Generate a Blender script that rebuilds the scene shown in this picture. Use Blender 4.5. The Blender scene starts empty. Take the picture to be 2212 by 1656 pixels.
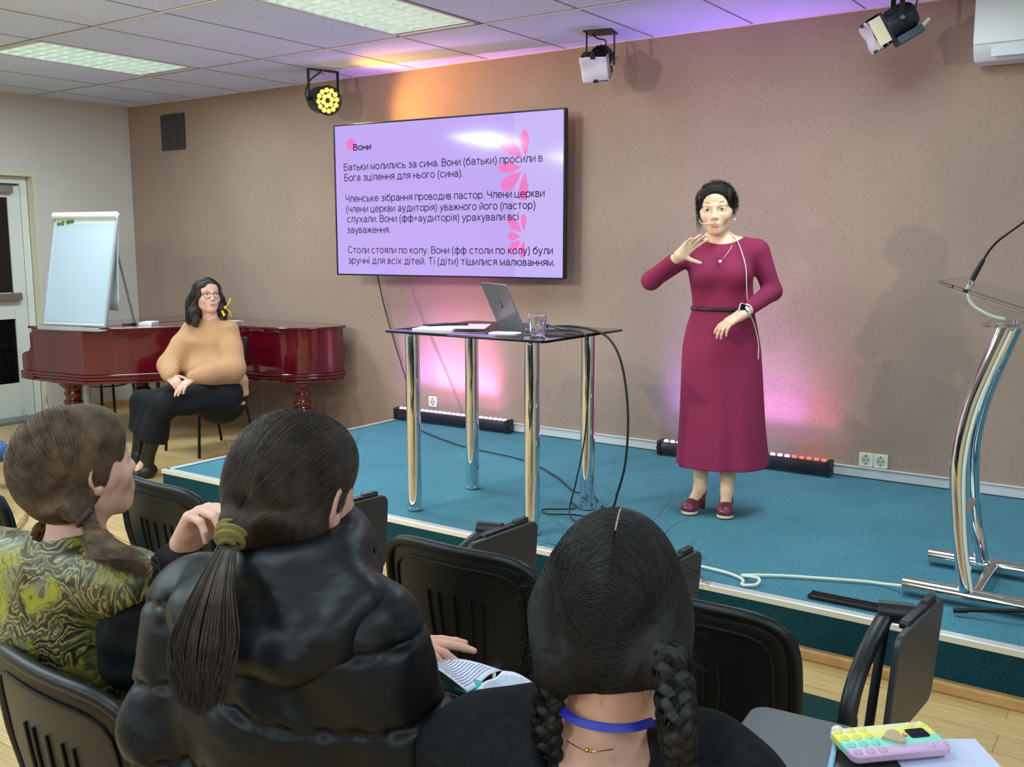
import bpy, bmesh, math, random
import numpy as np
from mathutils import Vector, Matrix, Euler
random.seed(7); np.random.seed(7)
scene = bpy.context.scene
COL = scene.collection
PI = math.pi

# ------------------------------------------------------------------ camera
STAGE = 0.20
CAM = Vector((0, 0, 1.534))
cam_data = bpy.data.cameras.new('camera')
cam_data.sensor_width = 36.0
cam_data.lens = 36.0 * 2118.47 / 2212.0
cam_data.clip_start = 0.05
cam = bpy.data.objects.new('camera', cam_data)
COL.objects.link(cam)
YAW, PIT, ROL = -6.10817254e-01, 1.42596639e-01, 8.57142859e-04
_f = Vector((math.sin(YAW)*math.cos(PIT), math.cos(YAW)*math.cos(PIT), -math.sin(PIT)))
_r = Vector((math.cos(YAW), -math.sin(YAW), 0))
_d = _f.cross(_r)
_r2 = math.cos(ROL)*_r + math.sin(ROL)*_d
_d2 = -math.sin(ROL)*_r + math.cos(ROL)*_d
cam.matrix_world = Matrix(((_r2.x, -_d2.x, -_f.x, CAM.x), (_r2.y, -_d2.y, -_f.y, CAM.y), (_r2.z, -_d2.z, -_f.z, CAM.z), (0, 0, 0, 1)))
scene.camera = cam

# ------------------------------------------------------------------ view, world, lights
scene.view_settings.view_transform = 'Standard'
scene.view_settings.look = 'None'
scene.view_settings.exposure = 0.0
scene.view_settings.gamma = 1.0
scene.view_settings.use_curve_mapping = False
world = bpy.data.worlds.new('world'); scene.world = world
world.use_nodes = True
world.node_tree.nodes['Background'].inputs[0].default_value = (0.75, 0.78, 0.85, 1)
world.node_tree.nodes['Background'].inputs[1].default_value = 0.05

def aim(o, target):
    d = Vector(target) - o.location
    o.rotation_euler = d.to_track_quat('-Z', 'Y').to_euler()

def lamp(name, kind, loc, target, power, color, **kw):
    l = bpy.data.lights.new(name, kind); l.energy = power; l.color = color
    for k, v in kw.items(): setattr(l, k, v)
    o = bpy.data.objects.new(name, l); COL.objects.link(o); o.location = loc
    if target is not None: aim(o, target)
    return o

COOL = (0.72, 0.92, 1.0)
# ceiling fluorescents (the two in view, their neighbour over the stage and the rows behind the photographer)
for (fx, fy, pw) in ((-6.38, 4.12, 54), (-3.843, 4.12, 34), (-1.30, 4.12, 32), (1.25, 4.12, 24), (-6.38, 0.6, 92), (-3.84, 0.6, 52), (-1.3, 0.6, 22), (1.25, 0.6, 40), (-6.38, -2.2, 70), (-3.84, -2.2, 70), (-1.3, -2.2, 70), (1.25, -2.2, 70)):
    lamp('fluorescent_light', 'AREA', (fx, fy, 2.765), (fx, fy, 0), pw, COOL, shape='RECTANGLE', size=0.55, size_y=1.1)
# front-of-house spots that throw the hard shadows onto the back wall
lamp('front_spot', 'SPOT', (-4.4, 0.2, 2.6), (-3.2, 5.6, 1.5), 235, (1.0, 0.88, 0.74), spot_size=1.2, spot_blend=0.6, shadow_soft_size=0.04)
lamp('front_spot', 'SPOT', (-2.6, 0.2, 2.6), (-4.6, 5.6, 1.4), 120, (1.0, 0.90, 0.78), spot_size=1.25, spot_blend=0.6, shadow_soft_size=0.04)
lamp('front_spot', 'SPOT', (0.9, 0.9, 2.6), (-1.95, 4.5, 1.2), 100, (1.0, 0.93, 0.80), spot_size=0.62, spot_blend=0.7, shadow_soft_size=0.05)
# ------------------------------------------------------------------ object helpers
def link(name, data, parent=None):
    o = bpy.data.objects.new(name, data); COL.objects.link(o)
    if parent is not None: o.parent = parent
    return o
def tag(o, label=None, cat=None, group=None, kind=None):
    if label: o['label'] = label
    if cat: o['category'] = cat
    if group: o['group'] = group
    if kind: o['kind'] = kind
    return o
def thing(name, label, cat, loc=(0, 0, 0), rz=0.0, group=None):
    o = link(name, None); o.location = loc; o.rotation_euler = (0, 0, rz)
    o.empty_display_size = 0.05
    return tag(o, label, cat, group)
def copy_tree(o, parent=None):
    kids = [c for c in COL.objects if c.parent == o]
    c = o.copy(); COL.objects.link(c)
    if parent is not None: c.parent = parent
    for k in kids: copy_tree(k, c)
    return c

class MB:
    """collects simple solids and links them as one mesh object"""
    def __init__(s): s.v = []; s.f = []; s.mi = []; s.cur = 0
    def add(s, vs, fs, M=None):
        n = len(s.v)
        for p in vs:
            p = Vector(p)
            s.v.append(tuple(M @ p) if M is not None else tuple(p))
        for f in fs:
            s.f.append(tuple(n+i for i in f)); s.mi.append(s.cur)
        return s
    def box(s, c, h, M=None, rz=0.0):
        R = Matrix.Rotation(rz, 3, 'Z')
        vs = [Vector(c) + R @ Vector((x*h[0], y*h[1], z*h[2])) for x in (-1, 1) for y in (-1, 1) for z in (-1, 1)]
        return s.add(vs, [(0,1,3,2),(4,6,7,5),(0,4,5,1),(2,3,7,6),(0,2,6,4),(1,5,7,3)], M)
    def rbox(s, c, h, r, seg=3, M=None, axis='Z'):
        """box with rounded vertical edges along an axis"""
        a, b, t = {'Z': (0,1,2), 'Y': (0,2,1), 'X': (1,2,0)}[axis]
        pts = []
        for (sx, sy, a0) in ((1,1,0),(-1,1,PI/2),(-1,-1,PI),(1,-1,1.5*PI)):
            for i in range(seg+1):
                an = a0 + i*PI/2/seg
                pts.append((sx*(h[a]-r)+r*math.cos(an), sy*(h[b]-r)+r*math.sin(an)))
        return s.prism(pts, h[t], c, (a, b, t), M)
    def prism(s, pts, ht, c=(0,0,0), ax=(0,1,2), M=None):
        n = len(pts); vs = []
        for sg in (-1, 1):
            for p in pts:
                q = [0,0,0]; q[ax[0]] = p[0]; q[ax[1]] = p[1]; q[ax[2]] = sg*ht
                vs.append(Vector(q)+Vector(c))
        fs = [tuple(range(n-1,-1,-1)), tuple(range(n,2*n))] + [(i,(i+1)%n,n+(i+1)%n,n+i) for i in range(n)]
        return s.add(vs, fs, M)
    def tube(s, pts, r, seg=10, cap=True, flat=1.0, up=None, M=None):
        pts = [Vector(p) for p in pts]; n = len(pts)
        rs = r if hasattr(r, '__len__') else [r]*n
        T = [(pts[min(i+1,n-1)]-pts[max(i-1,0)]).normalized() for i in range(n)]
        u = Vector(up) if up is not None else (Vector((0,0,1)) if abs(T[0].z) < .9 else Vector((1,0,0)))
        u = (u - T[0]*u.dot(T[0])).normalized(); vs = []
        for i in range(n):
            u = (u - T[i]*u.dot(T[i]))
            if u.length < 1e-6: u = T[i].orthogonal()
            u.normalize(); w = T[i].cross(u)
            for k in range(seg):
                a = 2*PI*k/seg
                vs.append(pts[i] + rs[i]*(math.cos(a)*u*flat + math.sin(a)*w))
        fs = [(i*seg+k, i*seg+(k+1)%seg, (i+1)*seg+(k+1)%seg, (i+1)*seg+k) for i in range(n-1) for k in range(seg)]
        if cap: fs += [tuple(range(seg-1,-1,-1)), tuple((n-1)*seg+k for k in range(seg))]
        return s.add(vs, fs, M)
    def cyl(s, a, b, r, r2=None, seg=24, M=None):
        return s.tube([a, b], [r, r if r2 is None else r2], seg, M=M)
    def lathe(s, prof, c=(0,0,0), seg=28, M=None):
        vs = [Vector(c)+Vector((r*math.cos(2*PI*k/seg), r*math.sin(2*PI*k/seg), z)) for (r, z) in prof for k in range(seg)]
        n = len(prof)
        fs = [(i*seg+k, i*seg+(k+1)%seg, (i+1)*seg+(k+1)%seg, (i+1)*seg+k) for i in range(n-1) for k in range(seg)]
        fs += [tuple(range(seg-1,-1,-1)), tuple((n-1)*seg+k for k in range(seg))]
        return s.add(vs, fs, M)
    def ball(s, c, r, seg=14, M=None):
        rr = r if hasattr(r, '__len__') else (r, r, r)
        prof = [(math.sin(PI*i/seg), -math.cos(PI*i/seg)) for i in range(seg+1)]
        ns = seg*2
        vs = [Vector(c)+Vector((max(p,1e-4)*rr[0]*math.cos(2*PI*k/ns), max(p,1e-4)*rr[1]*math.sin(2*PI*k/ns), z*rr[2])) for (p, z) in prof for k in range(ns)]
        fs = [(i*ns+k, i*ns+(k+1)%ns, (i+1)*ns+(k+1)%ns, (i+1)*ns+k) for i in range(seg) for k in range(ns)]
        return s.add(vs, fs, M)
    def grid(s, fn, nu, nv, M=None):
        vs = [fn(i/nu, j/nv) for i in range(nu+1) for j in range(nv+1)]
        fs = [(i*(nv+1)+j, (i+1)*(nv+1)+j, (i+1)*(nv+1)+j+1, i*(nv+1)+j+1) for i in range(nu) for j in range(nv)]
        return s.add(vs, fs, M)
    def build(s, name, mat, parent=None, smooth=True, bevel=0.0, bseg=2, ang=35, solid=0.0):
        me = bpy.data.meshes.new(name)
        me.from_pydata(s.v, [], s.f)
        mats = mat if isinstance(mat, (list, tuple)) else [mat]
        for m in mats: me.materials.append(m)
        if len(mats) > 1: me.polygons.foreach_set('material_index', s.mi)
        bm = bmesh.new(); bm.from_mesh(me); bmesh.ops.recalc_face_normals(bm, faces=bm.faces); bm.to_mesh(me); bm.free()
        if smooth:
            me.polygons.foreach_set('use_smooth', [True]*len(me.polygons))
            me.set_sharp_from_angle(angle=math.radians(ang))
        me.update()
        o = link(name, me, parent)
        if solid:
            m = o.modifiers.new('solid', 'SOLIDIFY'); m.thickness = solid; m.offset = 0
        if bevel:
            m = o.modifiers.new('bevel', 'BEVEL'); m.width = bevel; m.segments = bseg; m.limit_method = 'ANGLE'; m.angle_limit = math.radians(40); m.harden_normals = False
        return o

def spline(pts, n=8):
    """Catmull-Rom through points"""
    P = [Vector(p) for p in pts]; P = [2*P[0]-P[1]] + P + [2*P[-1]-P[-2]]; out = []
    for i in range(1, len(P)-2):
        a, b, c, d = P[i-1], P[i], P[i+1], P[i+2]
        for k in range(n):
            t = k/n
            out.append(0.5*((2*b)+(c-a)*t+(2*a-5*b+4*c-d)*t*t+(3*b-3*c+d-a)*t**3))
    out.append(P[-2]); return out

# ------------------------------------------------------------------ materials
def srgb(r, g, b):
    f = lambda c: (c/255/12.92) if c/255 <= 0.04045 else ((c/255+0.055)/1.055)**2.4
    return (f(r), f(g), f(b), 1.0)
class NT:
    def __init__(s, name):
        s.m = bpy.data.materials.new(name); s.m.use_nodes = True
        s.t = s.m.node_tree; s.b = s.t.nodes['Principled BSDF']
    def n(s, typ, **kw):
        nd = s.t.nodes.new(typ)
        for k, v in kw.items():
            if k[0] == 'i' and k[1:].isdigit(): nd.inputs[int(k[1:])].default_value = v
            else: setattr(nd, k, v)
        return nd
    def l(s, a, b): s.t.links.new(a, b)
    def coord(s, scale=(1,1,1), out='Object', rot=(0,0,0)):
        tc = s.n('ShaderNodeTexCoord'); mp = s.n('ShaderNodeMapping')
        mp.inputs['Scale'].default_value = scale; mp.inputs['Rotation'].default_value = rot
        s.l(tc.outputs[out], mp.inputs[0]); return mp.outputs[0]
    def noise(s, vec, scale, detail=3, rough=.5, dist=0.0):
        nd = s.n('ShaderNodeTexNoise'); nd.inputs['Scale'].default_value = scale; nd.inputs['Detail'].default_value = detail
        nd.inputs['Roughness'].default_value = rough; nd.inputs['Distortion'].default_value = dist
        if vec is not None: s.l(vec, nd.inputs['Vector'])
        return nd.outputs['Fac']
    def ramp(s, fac, stops):
        nd = s.n('ShaderNodeValToRGB'); e = nd.color_ramp.elements
        while len(e) < len(stops): e.new(0.5)
        for k, (p, c) in enumerate(stops): e[k].position = p; e[k].color = c if len(c) == 4 else (*c, 1)
        s.l(fac, nd.inputs[0]); return nd.outputs[0]
    def bump(s, h, strength, dist=0.01):
        nd = s.n('ShaderNodeBump'); nd.inputs['Strength'].default_value = strength; nd.inputs['Distance'].default_value = dist
        s.l(h, nd.inputs['Height']); s.l(nd.outputs[0], s.b.inputs['Normal'])
    def math(s, op, a, b=None):
        nd = s.n('ShaderNodeMath', operation=op)
        for k, x in enumerate((a, b)):
            if x is None: continue
            if isinstance(x, (int, float)): nd.inputs[k].default_value = x
            else: s.l(x, nd.inputs[k])
        return nd.outputs[0]
    def set(s, **kw):
        for k, v in kw.items(): s.b.inputs[k.replace('_', ' ')].default_value = v
        return s
def flat(name, c, rough=.5, metal=0.0, spec=.5, noise=0.0, bump=0.0, nscale=60, coat=0.0, **kw):
    t = NT(name); t.set(Base_Color=srgb(*c), Roughness=rough, Metallic=metal)
    t.b.inputs['Specular IOR Level'].default_value = spec
    if coat: t.b.inputs['Coat Weight'].default_value = coat; t.b.inputs['Coat Roughness'].default_value = .04
    if noise or bump:
        f = t.noise(t.coord(), nscale, 4)
        if noise:
            lo = tuple(max(0, x*(1-noise)) for x in c); hi = tuple(min(255, x*(1+noise)) for x in c)
            t.l(t.ramp(f, [(.3, srgb(*lo)), (.7, srgb(*hi))]), t.b.inputs['Base Color'])
        if bump: t.bump(f, bump, 0.004)
    for k, v in kw.items(): t.b.inputs[k.replace('_', ' ')].default_value = v
    return t.m
def emit(name, c, strength):
    t = NT(name); t.set(Base_Color=srgb(*c), Roughness=.4)
    t.b.inputs['Emission Color'].default_value = srgb(*c); t.b.inputs['Emission Strength'].default_value = strength
    return t.m
def worm(name, base, dark, scale, rough=.8, bump=.3, amount=.5, broad=.04):
    """wall / ceiling finish with short worm-shaped fissures"""
    t = NT(name); v = t.coord()
    w = t.n('ShaderNodeTexVoronoi', feature='DISTANCE_TO_EDGE'); w.inputs['Scale'].default_value = scale
    nz = t.n('ShaderNodeTexNoise'); nz.inputs['Scale'].default_value = scale*1.3; t.l(v, nz.inputs['Vector'])
    mx = t.n('ShaderNodeMixRGB', blend_type='LINEAR_LIGHT'); mx.inputs[0].default_value = 0.03
    t.l(v, mx.inputs[1]); t.l(nz.outputs['Color'], mx.inputs[2]); t.l(mx.outputs[0], w.inputs['Vector'])
    gate = t.ramp(t.noise(v, scale*.8, 2), [(amount, (0,0,0)), (amount+.06, (1,1,1))])
    line = t.ramp(w.outputs['Distance'], [(.0, (1,1,1)), (.09, (0,0,0))])
    fac = t.math('MULTIPLY', line, gate)
    bl = t.ramp(t.noise(v, 1.3, 3), [(.3, srgb(*[x*(1-broad) for x in base])), (.7, srgb(*[min(255, x*(1+broad)) for x in base]))])
    m2 = t.n('ShaderNodeMixRGB'); t.l(fac, m2.inputs[0]); t.l(bl, m2.inputs[1]); m2.inputs[2].default_value = srgb(*dark)
    t.l(m2.outputs[0], t.b.inputs['Base Color']); t.set(Roughness=rough)
    t.b.inputs['Specular IOR Level'].default_value = .25
    h = t.math('SUBTRACT', t.noise(v, scale*2.2, 3), fac)
    t.bump(h, bump, .004); return t.m

M = {}
M['wall_back'] = worm('brown_wallpaper', (162, 138, 123), (141, 117, 103), 72, amount=.56)
M['wall_left'] = worm('beige_wallpaper', (208, 199, 190), (198, 188, 178), 60, bump=.12, amount=.6, broad=.02)
M['tile'] = worm('mineral_tile', (210, 223, 248), (168, 180, 204), 85, bump=.25, amount=.54, broad=.02)
M['grid'] = flat('grid_white', (214, 210, 214), .5); M['gap_shade'] = flat('tile_gap_shade', (122, 122, 130), .8)  # second grey is the painted tone of the shadow gaps between tiles
M['white'] = flat('white_plastic', (232, 232, 228), .35)
M['white_paint'] = flat('white_paint', (225, 225, 216), .45)
M['black'] = flat('black_plastic', (22, 22, 24), .42, bump=.05, nscale=300)
M['black_gloss'] = flat('black_gloss', (10, 10, 12), .12)
M['black_metal'] = flat('black_metal', (20, 20, 22), .38, .3)
M['chrome'] = flat('chrome', (225, 225, 228), .05, 1.0)
M['chrome_soft'] = flat('chrome_soft', (205, 205, 205), .16, 1.0)
M['alu'] = flat('aluminium', (232, 232, 226), .38, .55)
M['cable_black'] = flat('black_cable', (20, 20, 24), .5)
M['cable_white'] = flat('white_cable', (232, 230, 214), .5)

# ------------------------------------------------------------------ implicit surfaces (bodies and clothes)
class SDF:
    def __init__(s): s.ops = []
    def _add(s, fn, c, r, k, mode): s.ops.append((fn, np.array(c, float), float(r), k, mode)); return s
    def rc(s, a, b, r1, r2=None, k=.02, mode='u', flat=None, fd=None):
        a = np.array(a, float); b = np.array(b, float); r2 = r1 if r2 is None else r2
        if flat:
            fd = np.array(fd, float); fd /= np.linalg.norm(fd)
            def T(P): q = np.dot(P-a, fd)[:, None]; return P + q*(1/flat-1)*fd
        ba = (b-a) if not flat else T(b[None])[0]-a
        L2 = max(float(ba@ba), 1e-12)
        def fn(P):
            Q = P if not flat else T(P)
            pa = Q-a; t = np.clip(pa@ba/L2, 0, 1)
            d = np.linalg.norm(pa-t[:, None]*ba, axis=1)-(r1+(r2-r1)*t)
            return d*min(flat, 1) if flat else d
        return s._add(fn, (a+b)/2, np.linalg.norm(b-a)/2+max(r1, r2)*max(1, flat or 1), k, mode)
    def el(s, c, r, k=.02, mode='u', rot=None):
        c = np.array(c, float); r = np.array(r, float)
        Rm = np.array(Euler(rot).to_matrix()) if rot is not None else None
        def fn(P):
            q = P-c
            if Rm is not None: q = q@Rm
            k0 = np.linalg.norm(q/r, axis=1); k1 = np.linalg.norm(q/(r*r), axis=1)
            return k0*(k0-1)/np.maximum(k1, 1e-9)
        return s._add(fn, c, r.max(), k, mode)
    def chain(s, pts, rs, k=.02, mode='u', **kw):
        for i in range(len(pts)-1): s.rc(pts[i], pts[i+1], rs[i], rs[i+1], k, mode, **kw)
        return s
    def plane(s, p, n, k=.004, mode='s'):
        """cut away everything on the +n side of the point"""
        p = np.array(p, float); n = np.array(n, float); n /= np.linalg.norm(n)
        return s._add(lambda P: -((P-p)@n) if mode == 's' else (P-p)@n, p, 1e3, k, mode)
    def loft(s, keys, k=.02, mode='u', ripple=None, M=None):
        """keys: z, cx, cy, rx, ry ; stacked ellipses"""
        K = np.array(keys, float); Mi = np.array(M.inverted()) if M is not None else None
        z0, z1 = K[0, 0], K[-1, 0]
        def smooth(z, i):
            return np.interp(z, K[:, 0], K[:, i])
        zz = np.linspace(z0, z1, 160)
        tabs = []
        for i in (1, 2, 3, 4):
            t = smooth(zz, i); w = np.hanning(15); w /= w.sum()
            t = np.convolve(np.pad(t, 7, mode='edge'), w, 'valid'); tabs.append(t)
        def fn(P):
            if Mi is not None: P = P@Mi[:3, :3].T+Mi[:3, 3]
            z = np.clip(P[:, 2], z0, z1); cx, cy, rx, ry = [np.interp(z, zz, t) for t in tabs]
            x = P[:, 0]-cx; y = P[:, 1]-cy
            if ripple is not None:
                rr = 1+ripple(np.arctan2(y, x), z); rx = rx*rr; ry = ry*rr
            k0 = np.sqrt((x/rx)**2+(y/ry)**2); k1 = np.sqrt((x/rx**2)**2+(y/ry**2)**2)
            d2 = k0*(k0-1)/np.maximum(k1, 1e-6); d2 = np.where(k0 < .2, -np.minimum(rx, ry)*(1-k0), d2)
            dz = np.maximum(z0-P[:, 2], P[:, 2]-z1)
            return np.where((dz > 0) & (d2 > 0), np.sqrt(np.maximum(d2, 0)**2+np.maximum(dz, 0)**2), np.maximum(d2, dz))
        c = np.array((K[:, 1].mean(), K[:, 2].mean(), (z0+z1)/2)); r = math.hypot((z1-z0)/2, max(K[:, 3].max(), K[:, 4].max()))+.1
        if M is not None: c = np.array(M @ Vector(c))
        return s._add(fn, c, r, k, mode)
    def disp(s, fn): s.ops.append((fn, np.zeros(3), 1e3, 0, 'd')); return s
    def merge(s, other, k=.02):
        s.ops += other.ops; return s
    def eval(s, P, ops):
        d = np.full(len(P), 1e3)
        for fn, c, r, k, mode in ops:
            if mode == 'd': d = fn(P, d); continue
            q = fn(P)
            if mode == 'u':
                if k > 0:
                    h = np.maximum(k-np.abs(d-q), 0)/k; d = np.minimum(d, q)-h*h*k*.25
                else: d = np.minimum(d, q)
            else:
                if mode == 's': q = -q
                if k > 0:
                    h = np.maximum(k-np.abs(d-q), 0)/k; d = np.maximum(d, q)+h*h*k*.25
                else: d = np.maximum(d, q)
        return d
    def mesh(s, name, vox, mat, parent=None, matfn=None, B=14, keep=None, attr=None):
        us = [o for o in s.ops if o[4] == 'u']
        lo = np.min([o[1]-o[2] for o in us], axis=0)-4*vox; hi = np.max([o[1]+o[2] for o in us], axis=0)+4*vox
        if keep is not None: lo = np.maximum(lo, keep[0]); hi = np.minimum(hi, keep[1])
        nb = np.ceil((hi-lo)/(vox*B)).astype(int)+1
        bs = vox*B; hd = bs*.87
        g = np.stack(np.meshgrid(*[np.arange(n) for n in nb], indexing='ij'), -1).reshape(-1, 3)
        cen = lo+(g+.5)*bs
        dc = s.eval(cen, s.ops)
        act = np.abs(dc) < hd*1.7+.012
        g = g[act]; cen = cen[act]
        r = np.arange(B+1)
        lat = np.stack(np.meshgrid(r, r, r, indexing='ij'), -1).reshape(-1, 3)
        N = (nb*B+2).astype(np.int64)
        cid = lambda ijk: (ijk[..., 0].astype(np.int64)*N[1]+ijk[..., 1])*N[2]+ijk[..., 2]
        VID, VP, Q = [], [], []
        cor = np.array([(a, b, c) for a in (0, 1) for b in (0, 1) for c in (0, 1)])
        edg = [(i, j) for i in range(8) for j in range(i+1, 8) if np.abs(cor[i]-cor[j]).sum() == 1]
        for gb, cb in zip(g, cen):
            ops = [o for o in s.ops if o[4] != 'u' or np.linalg.norm(cb-o[1]) < o[2]+hd+o[3]+.01]
            if not any(o[4] == 'u' for o in ops): continue
            base = gb*B
            D = s.eval(lo+(base+lat)*vox, ops).reshape(B+1, B+1, B+1)
            if D.min() > 0 or D.max() <= 0: continue
            ins = D <= 0
            cs = [D[a:a+B, b:b+B, c:c+B] for a, b, c in cor]
            si = [ins[a:a+B, b:b+B, c:c+B] for a, b, c in cor]
            cnt = sum(x.astype(np.int8) for x in si)
            idx = np.argwhere((cnt > 0) & (cnt < 8))
            if len(idx) == 0: continue
            val = np.stack([c[idx[:, 0], idx[:, 1], idx[:, 2]] for c in cs], 1)
            acc = np.zeros((len(idx), 3)); n = np.zeros(len(idx))
            for i, j in edg:
                a, b = val[:, i], val[:, j]; m = (a <= 0) != (b <= 0)
                t = np.where(m, a/np.where(m, a-b, 1), 0)
                acc += np.where(m[:, None], cor[i]+t[:, None]*(cor[j]-cor[i]), 0); n += m
            VID.append(cid(base+idx)); VP.append(lo+(base+idx+acc/n[:, None])*vox)
            for ax in range(3):
                o1, o2 = [(1, 2), (2, 0), (0, 1)][ax]
                A = ins[:B, :B, :B]; sl = [slice(0, B)]*3; sl[ax] = slice(1, B+1); Bv = ins[tuple(sl)]
                e = np.argwhere(A != Bv)
                if len(e) == 0: continue
                fl = A[e[:, 0], e[:, 1], e[:, 2]]
                u = np.zeros(3, int); u[o1] = 1; w = np.zeros(3, int); w[o2] = 1
                p = base+e
                q = np.stack([cid(p-u-w), cid(p-w), cid(p), cid(p-u)], 1)
                q[~fl] = q[~fl][:, ::-1]; Q.append(q)
        VID = np.concatenate(VID); VP = np.concatenate(VP); Q = np.concatenate(Q)
        od = np.argsort(VID); VID = VID[od]; VP = VP[od]
        ix = np.searchsorted(VID, Q); ix = np.minimum(ix, len(VID)-1)
        ok = (VID[ix] == Q).all(1); F = ix[ok]
        # one relaxation pass
        acc = np.zeros_like(VP); n = np.zeros(len(VP))
        for a, b in ((0, 1), (1, 2), (2, 3), (3, 0)):
            np.add.at(acc, F[:, a], VP[F[:, b]]); np.add.at(acc, F[:, b], VP[F[:, a]])
            np.add.at(n, F[:, a], 1); np.add.at(n, F[:, b], 1)
        VP = VP*.5+.5*acc/np.maximum(n, 1)[:, None]
        me = bpy.data.meshes.new(name)
        me.vertices.add(len(VP)); me.vertices.foreach_set('co', VP.astype(np.float32).ravel())
        me.loops.add(len(F)*4); me.loops.foreach_set('vertex_index', F.astype(np.int32).ravel())
        me.polygons.add(len(F)); me.polygons.foreach_set('loop_start', np.arange(0, len(F)*4, 4, dtype=np.int32))
        for m in (mat if isinstance(mat, (list, tuple)) else [mat]): me.materials.append(m)
        if matfn is not None:
            me.polygons.foreach_set('material_index', matfn(VP[F].mean(1)).astype(np.int32))
        me.update(calc_edges=True)
        if attr is not None:
            at_ = me.attributes.new('lip', 'FLOAT', 'POINT'); at_.data.foreach_set('value', attr(VP).astype(np.float32))
        me.polygons.foreach_set('use_smooth', np.ones(len(F), dtype=bool))
        return link(name, me, parent)
# ------------------------------------------------------------------ room shell
YW, XL, ZC = 5.663, -8.34, 2.787
XR, YB = 3.2, -4.0
def struct(o): o['kind'] = 'structure'; return o
def laminate():
    t = NT('laminate'); v = t.coord((1, 1, 1))
    br = t.n('ShaderNodeTexBrick'); br.offset = .37
    br.inputs['Scale'].default_value = 1; br.inputs['Mortar Size'].default_value = .0012
    br.inputs['Brick Width'].default_value = 1.1; br.inputs['Row Height'].default_value = .13
    br.inputs['Color1'].default_value = srgb(218, 184, 130); br.inputs['Color2'].default_value = srgb(204, 168, 114); br.inputs['Mortar'].default_value = srgb(150, 108, 62)
    t.l(v, br.inputs['Vector'])
    g = t.noise(t.coord((1.2, 22, 1)), 4, 6, .6, .4)
    gr = t.ramp(g, [(.35, (.72, .68, .62)), (.62, (1, 1, 1))])
    mx = t.n('ShaderNodeMixRGB', blend_type='MULTIPLY'); mx.inputs[0].default_value = .8
    t.l(br.outputs[0], mx.inputs[1]); t.l(gr, mx.inputs[2]); t.l(mx.outputs[0], t.b.inputs['Base Color'])
    t.set(Roughness=.33); t.b.inputs['Specular IOR Level'].default_value = .4
    return t.m
M['floor'] = laminate()
def carpet(name, c, lo, hi):
    t = NT(name); v = t.coord()
    f = t.noise(v, 190, 4, .65); g = t.noise(v, 2.2, 3)
    col = t.ramp(f, [(.32, srgb(*lo)), (.5, srgb(*c)), (.7, srgb(*hi))])
    bl = t.ramp(g, [(.3, (.84, .84, .84)), (.7, (1, 1, 1))])
    mx = t.n('ShaderNodeMixRGB', blend_type='MULTIPLY'); mx.inputs[0].default_value = 1
    t.l(col, mx.inputs[1]); t.l(bl, mx.inputs[2]); t.l(mx.outputs[0], t.b.inputs['Base Color'])
    t.set(Roughness=.95); t.b.inputs['Specular IOR Level'].default_value = .1
    t.bump(f, .7, .006); return t.m
M['carpet'] = carpet('teal_carpet', (84, 140, 158), (46, 100, 118), (122, 174, 190))

struct(MB().box(((XL+XR)/2, (YW+YB)/2, -.03), ((XR-XL)/2+.2, (YW-YB)/2+.1, .03)).build('floor', M['floor'], smooth=False))
struct(MB().box(((XL+XR)/2, YW+.05, ZC/2), ((XR-XL)/2+.2, .05, ZC/2+.05)).build('wall_back', M['wall_back'], smooth=False))
struct(MB().box((XR+.05, (YW+YB)/2, ZC/2), (.05, (YW-YB)/2, ZC/2+.05)).build('wall_right', M['wall_left'], smooth=False))
struct(MB().box(((XL+XR)/2, YB-.05, ZC/2), ((XR-XL)/2+.2, .05, ZC/2+.05)).build('wall_front', flat('rear_wall_grey', (88, 86, 88), .8), smooth=False))
# left wall with the door niche (y 3.55 .. 4.72, up to z 2.13)
D0, D1, DZ, DT = 3.52, 4.72, 2.125, .16
w = MB()
w.box((XL-.08, (D1+YW+.05)/2, ZC/2), (.08, (YW+.05-D1)/2, ZC/2+.05))
w.box((XL-.08, (D0+YB)/2, ZC/2), (.08, (D0-YB)/2, ZC/2+.05))
w.box((XL-.08, (D0+D1)/2, (DZ+ZC)/2+.025), (.08, (D1-D0)/2, (ZC-DZ)/2+.025))
struct(w.build('wall_left', M['wall_left'], smooth=False))
M['reveal'] = flat('cream_reveal', (214, 206, 184), .6)
rv = MB()
rv.box((XL-.08, D1-.012, DZ/2), (.079, .012, DZ/2)); rv.box((XL-.08, D0+.012, DZ/2), (.079, .012, DZ/2)); rv.box((XL-.08, (D0+D1)/2, DZ-.012), (.079, (D1-D0)/2-.024, .012))
struct(rv.build('trim_1', M['reveal'], smooth=False))
# ceiling: suspended tiles around two fluorescent cells
GX = [-2.886-.637*k for k in range(-9, 9)][::-1]
GX = [x for x in GX if XL < x < XR]
GY = [4.748-1.258*k for k in range(0, 7)][::-1]
xs = [XL]+GX+[XR]; ys = [YB]+[y for y in GY if y > YB]+[YW]
FIX = [(-6.38, 4.12), (-3.843, 4.12)]
cm = MB()
for i in range(len(xs)-1):
    for j in range(len(ys)-1):
        cx, cy = (xs[i]+xs[i+1])/2, (ys[j]+ys[j+1])/2
        if any(abs(cx-a) < .2 and abs(cy-b) < .3 for a, b in FIX): continue
        cm.box((cx, cy, ZC+.012), ((xs[i+1]-xs[i])/2-.004, (ys[j+1]-ys[j])/2-.004, .012))
struct(cm.build('ceiling', M['tile'], smooth=False))
gm = MB()
for y in ys[1:-1]: gm.box(((XL+XR)/2, y+.006, ZC+.0), ((XR-XL)/2, .008, .005))
gm.box((XL/2+XR/2, YW-.01, ZC-.001), ((XR-XL)/2, .01, .004)); gm.box((XL+.01, (YB+YW)/2, ZC-.001), (.01, (YW-YB)/2, .004))
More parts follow.
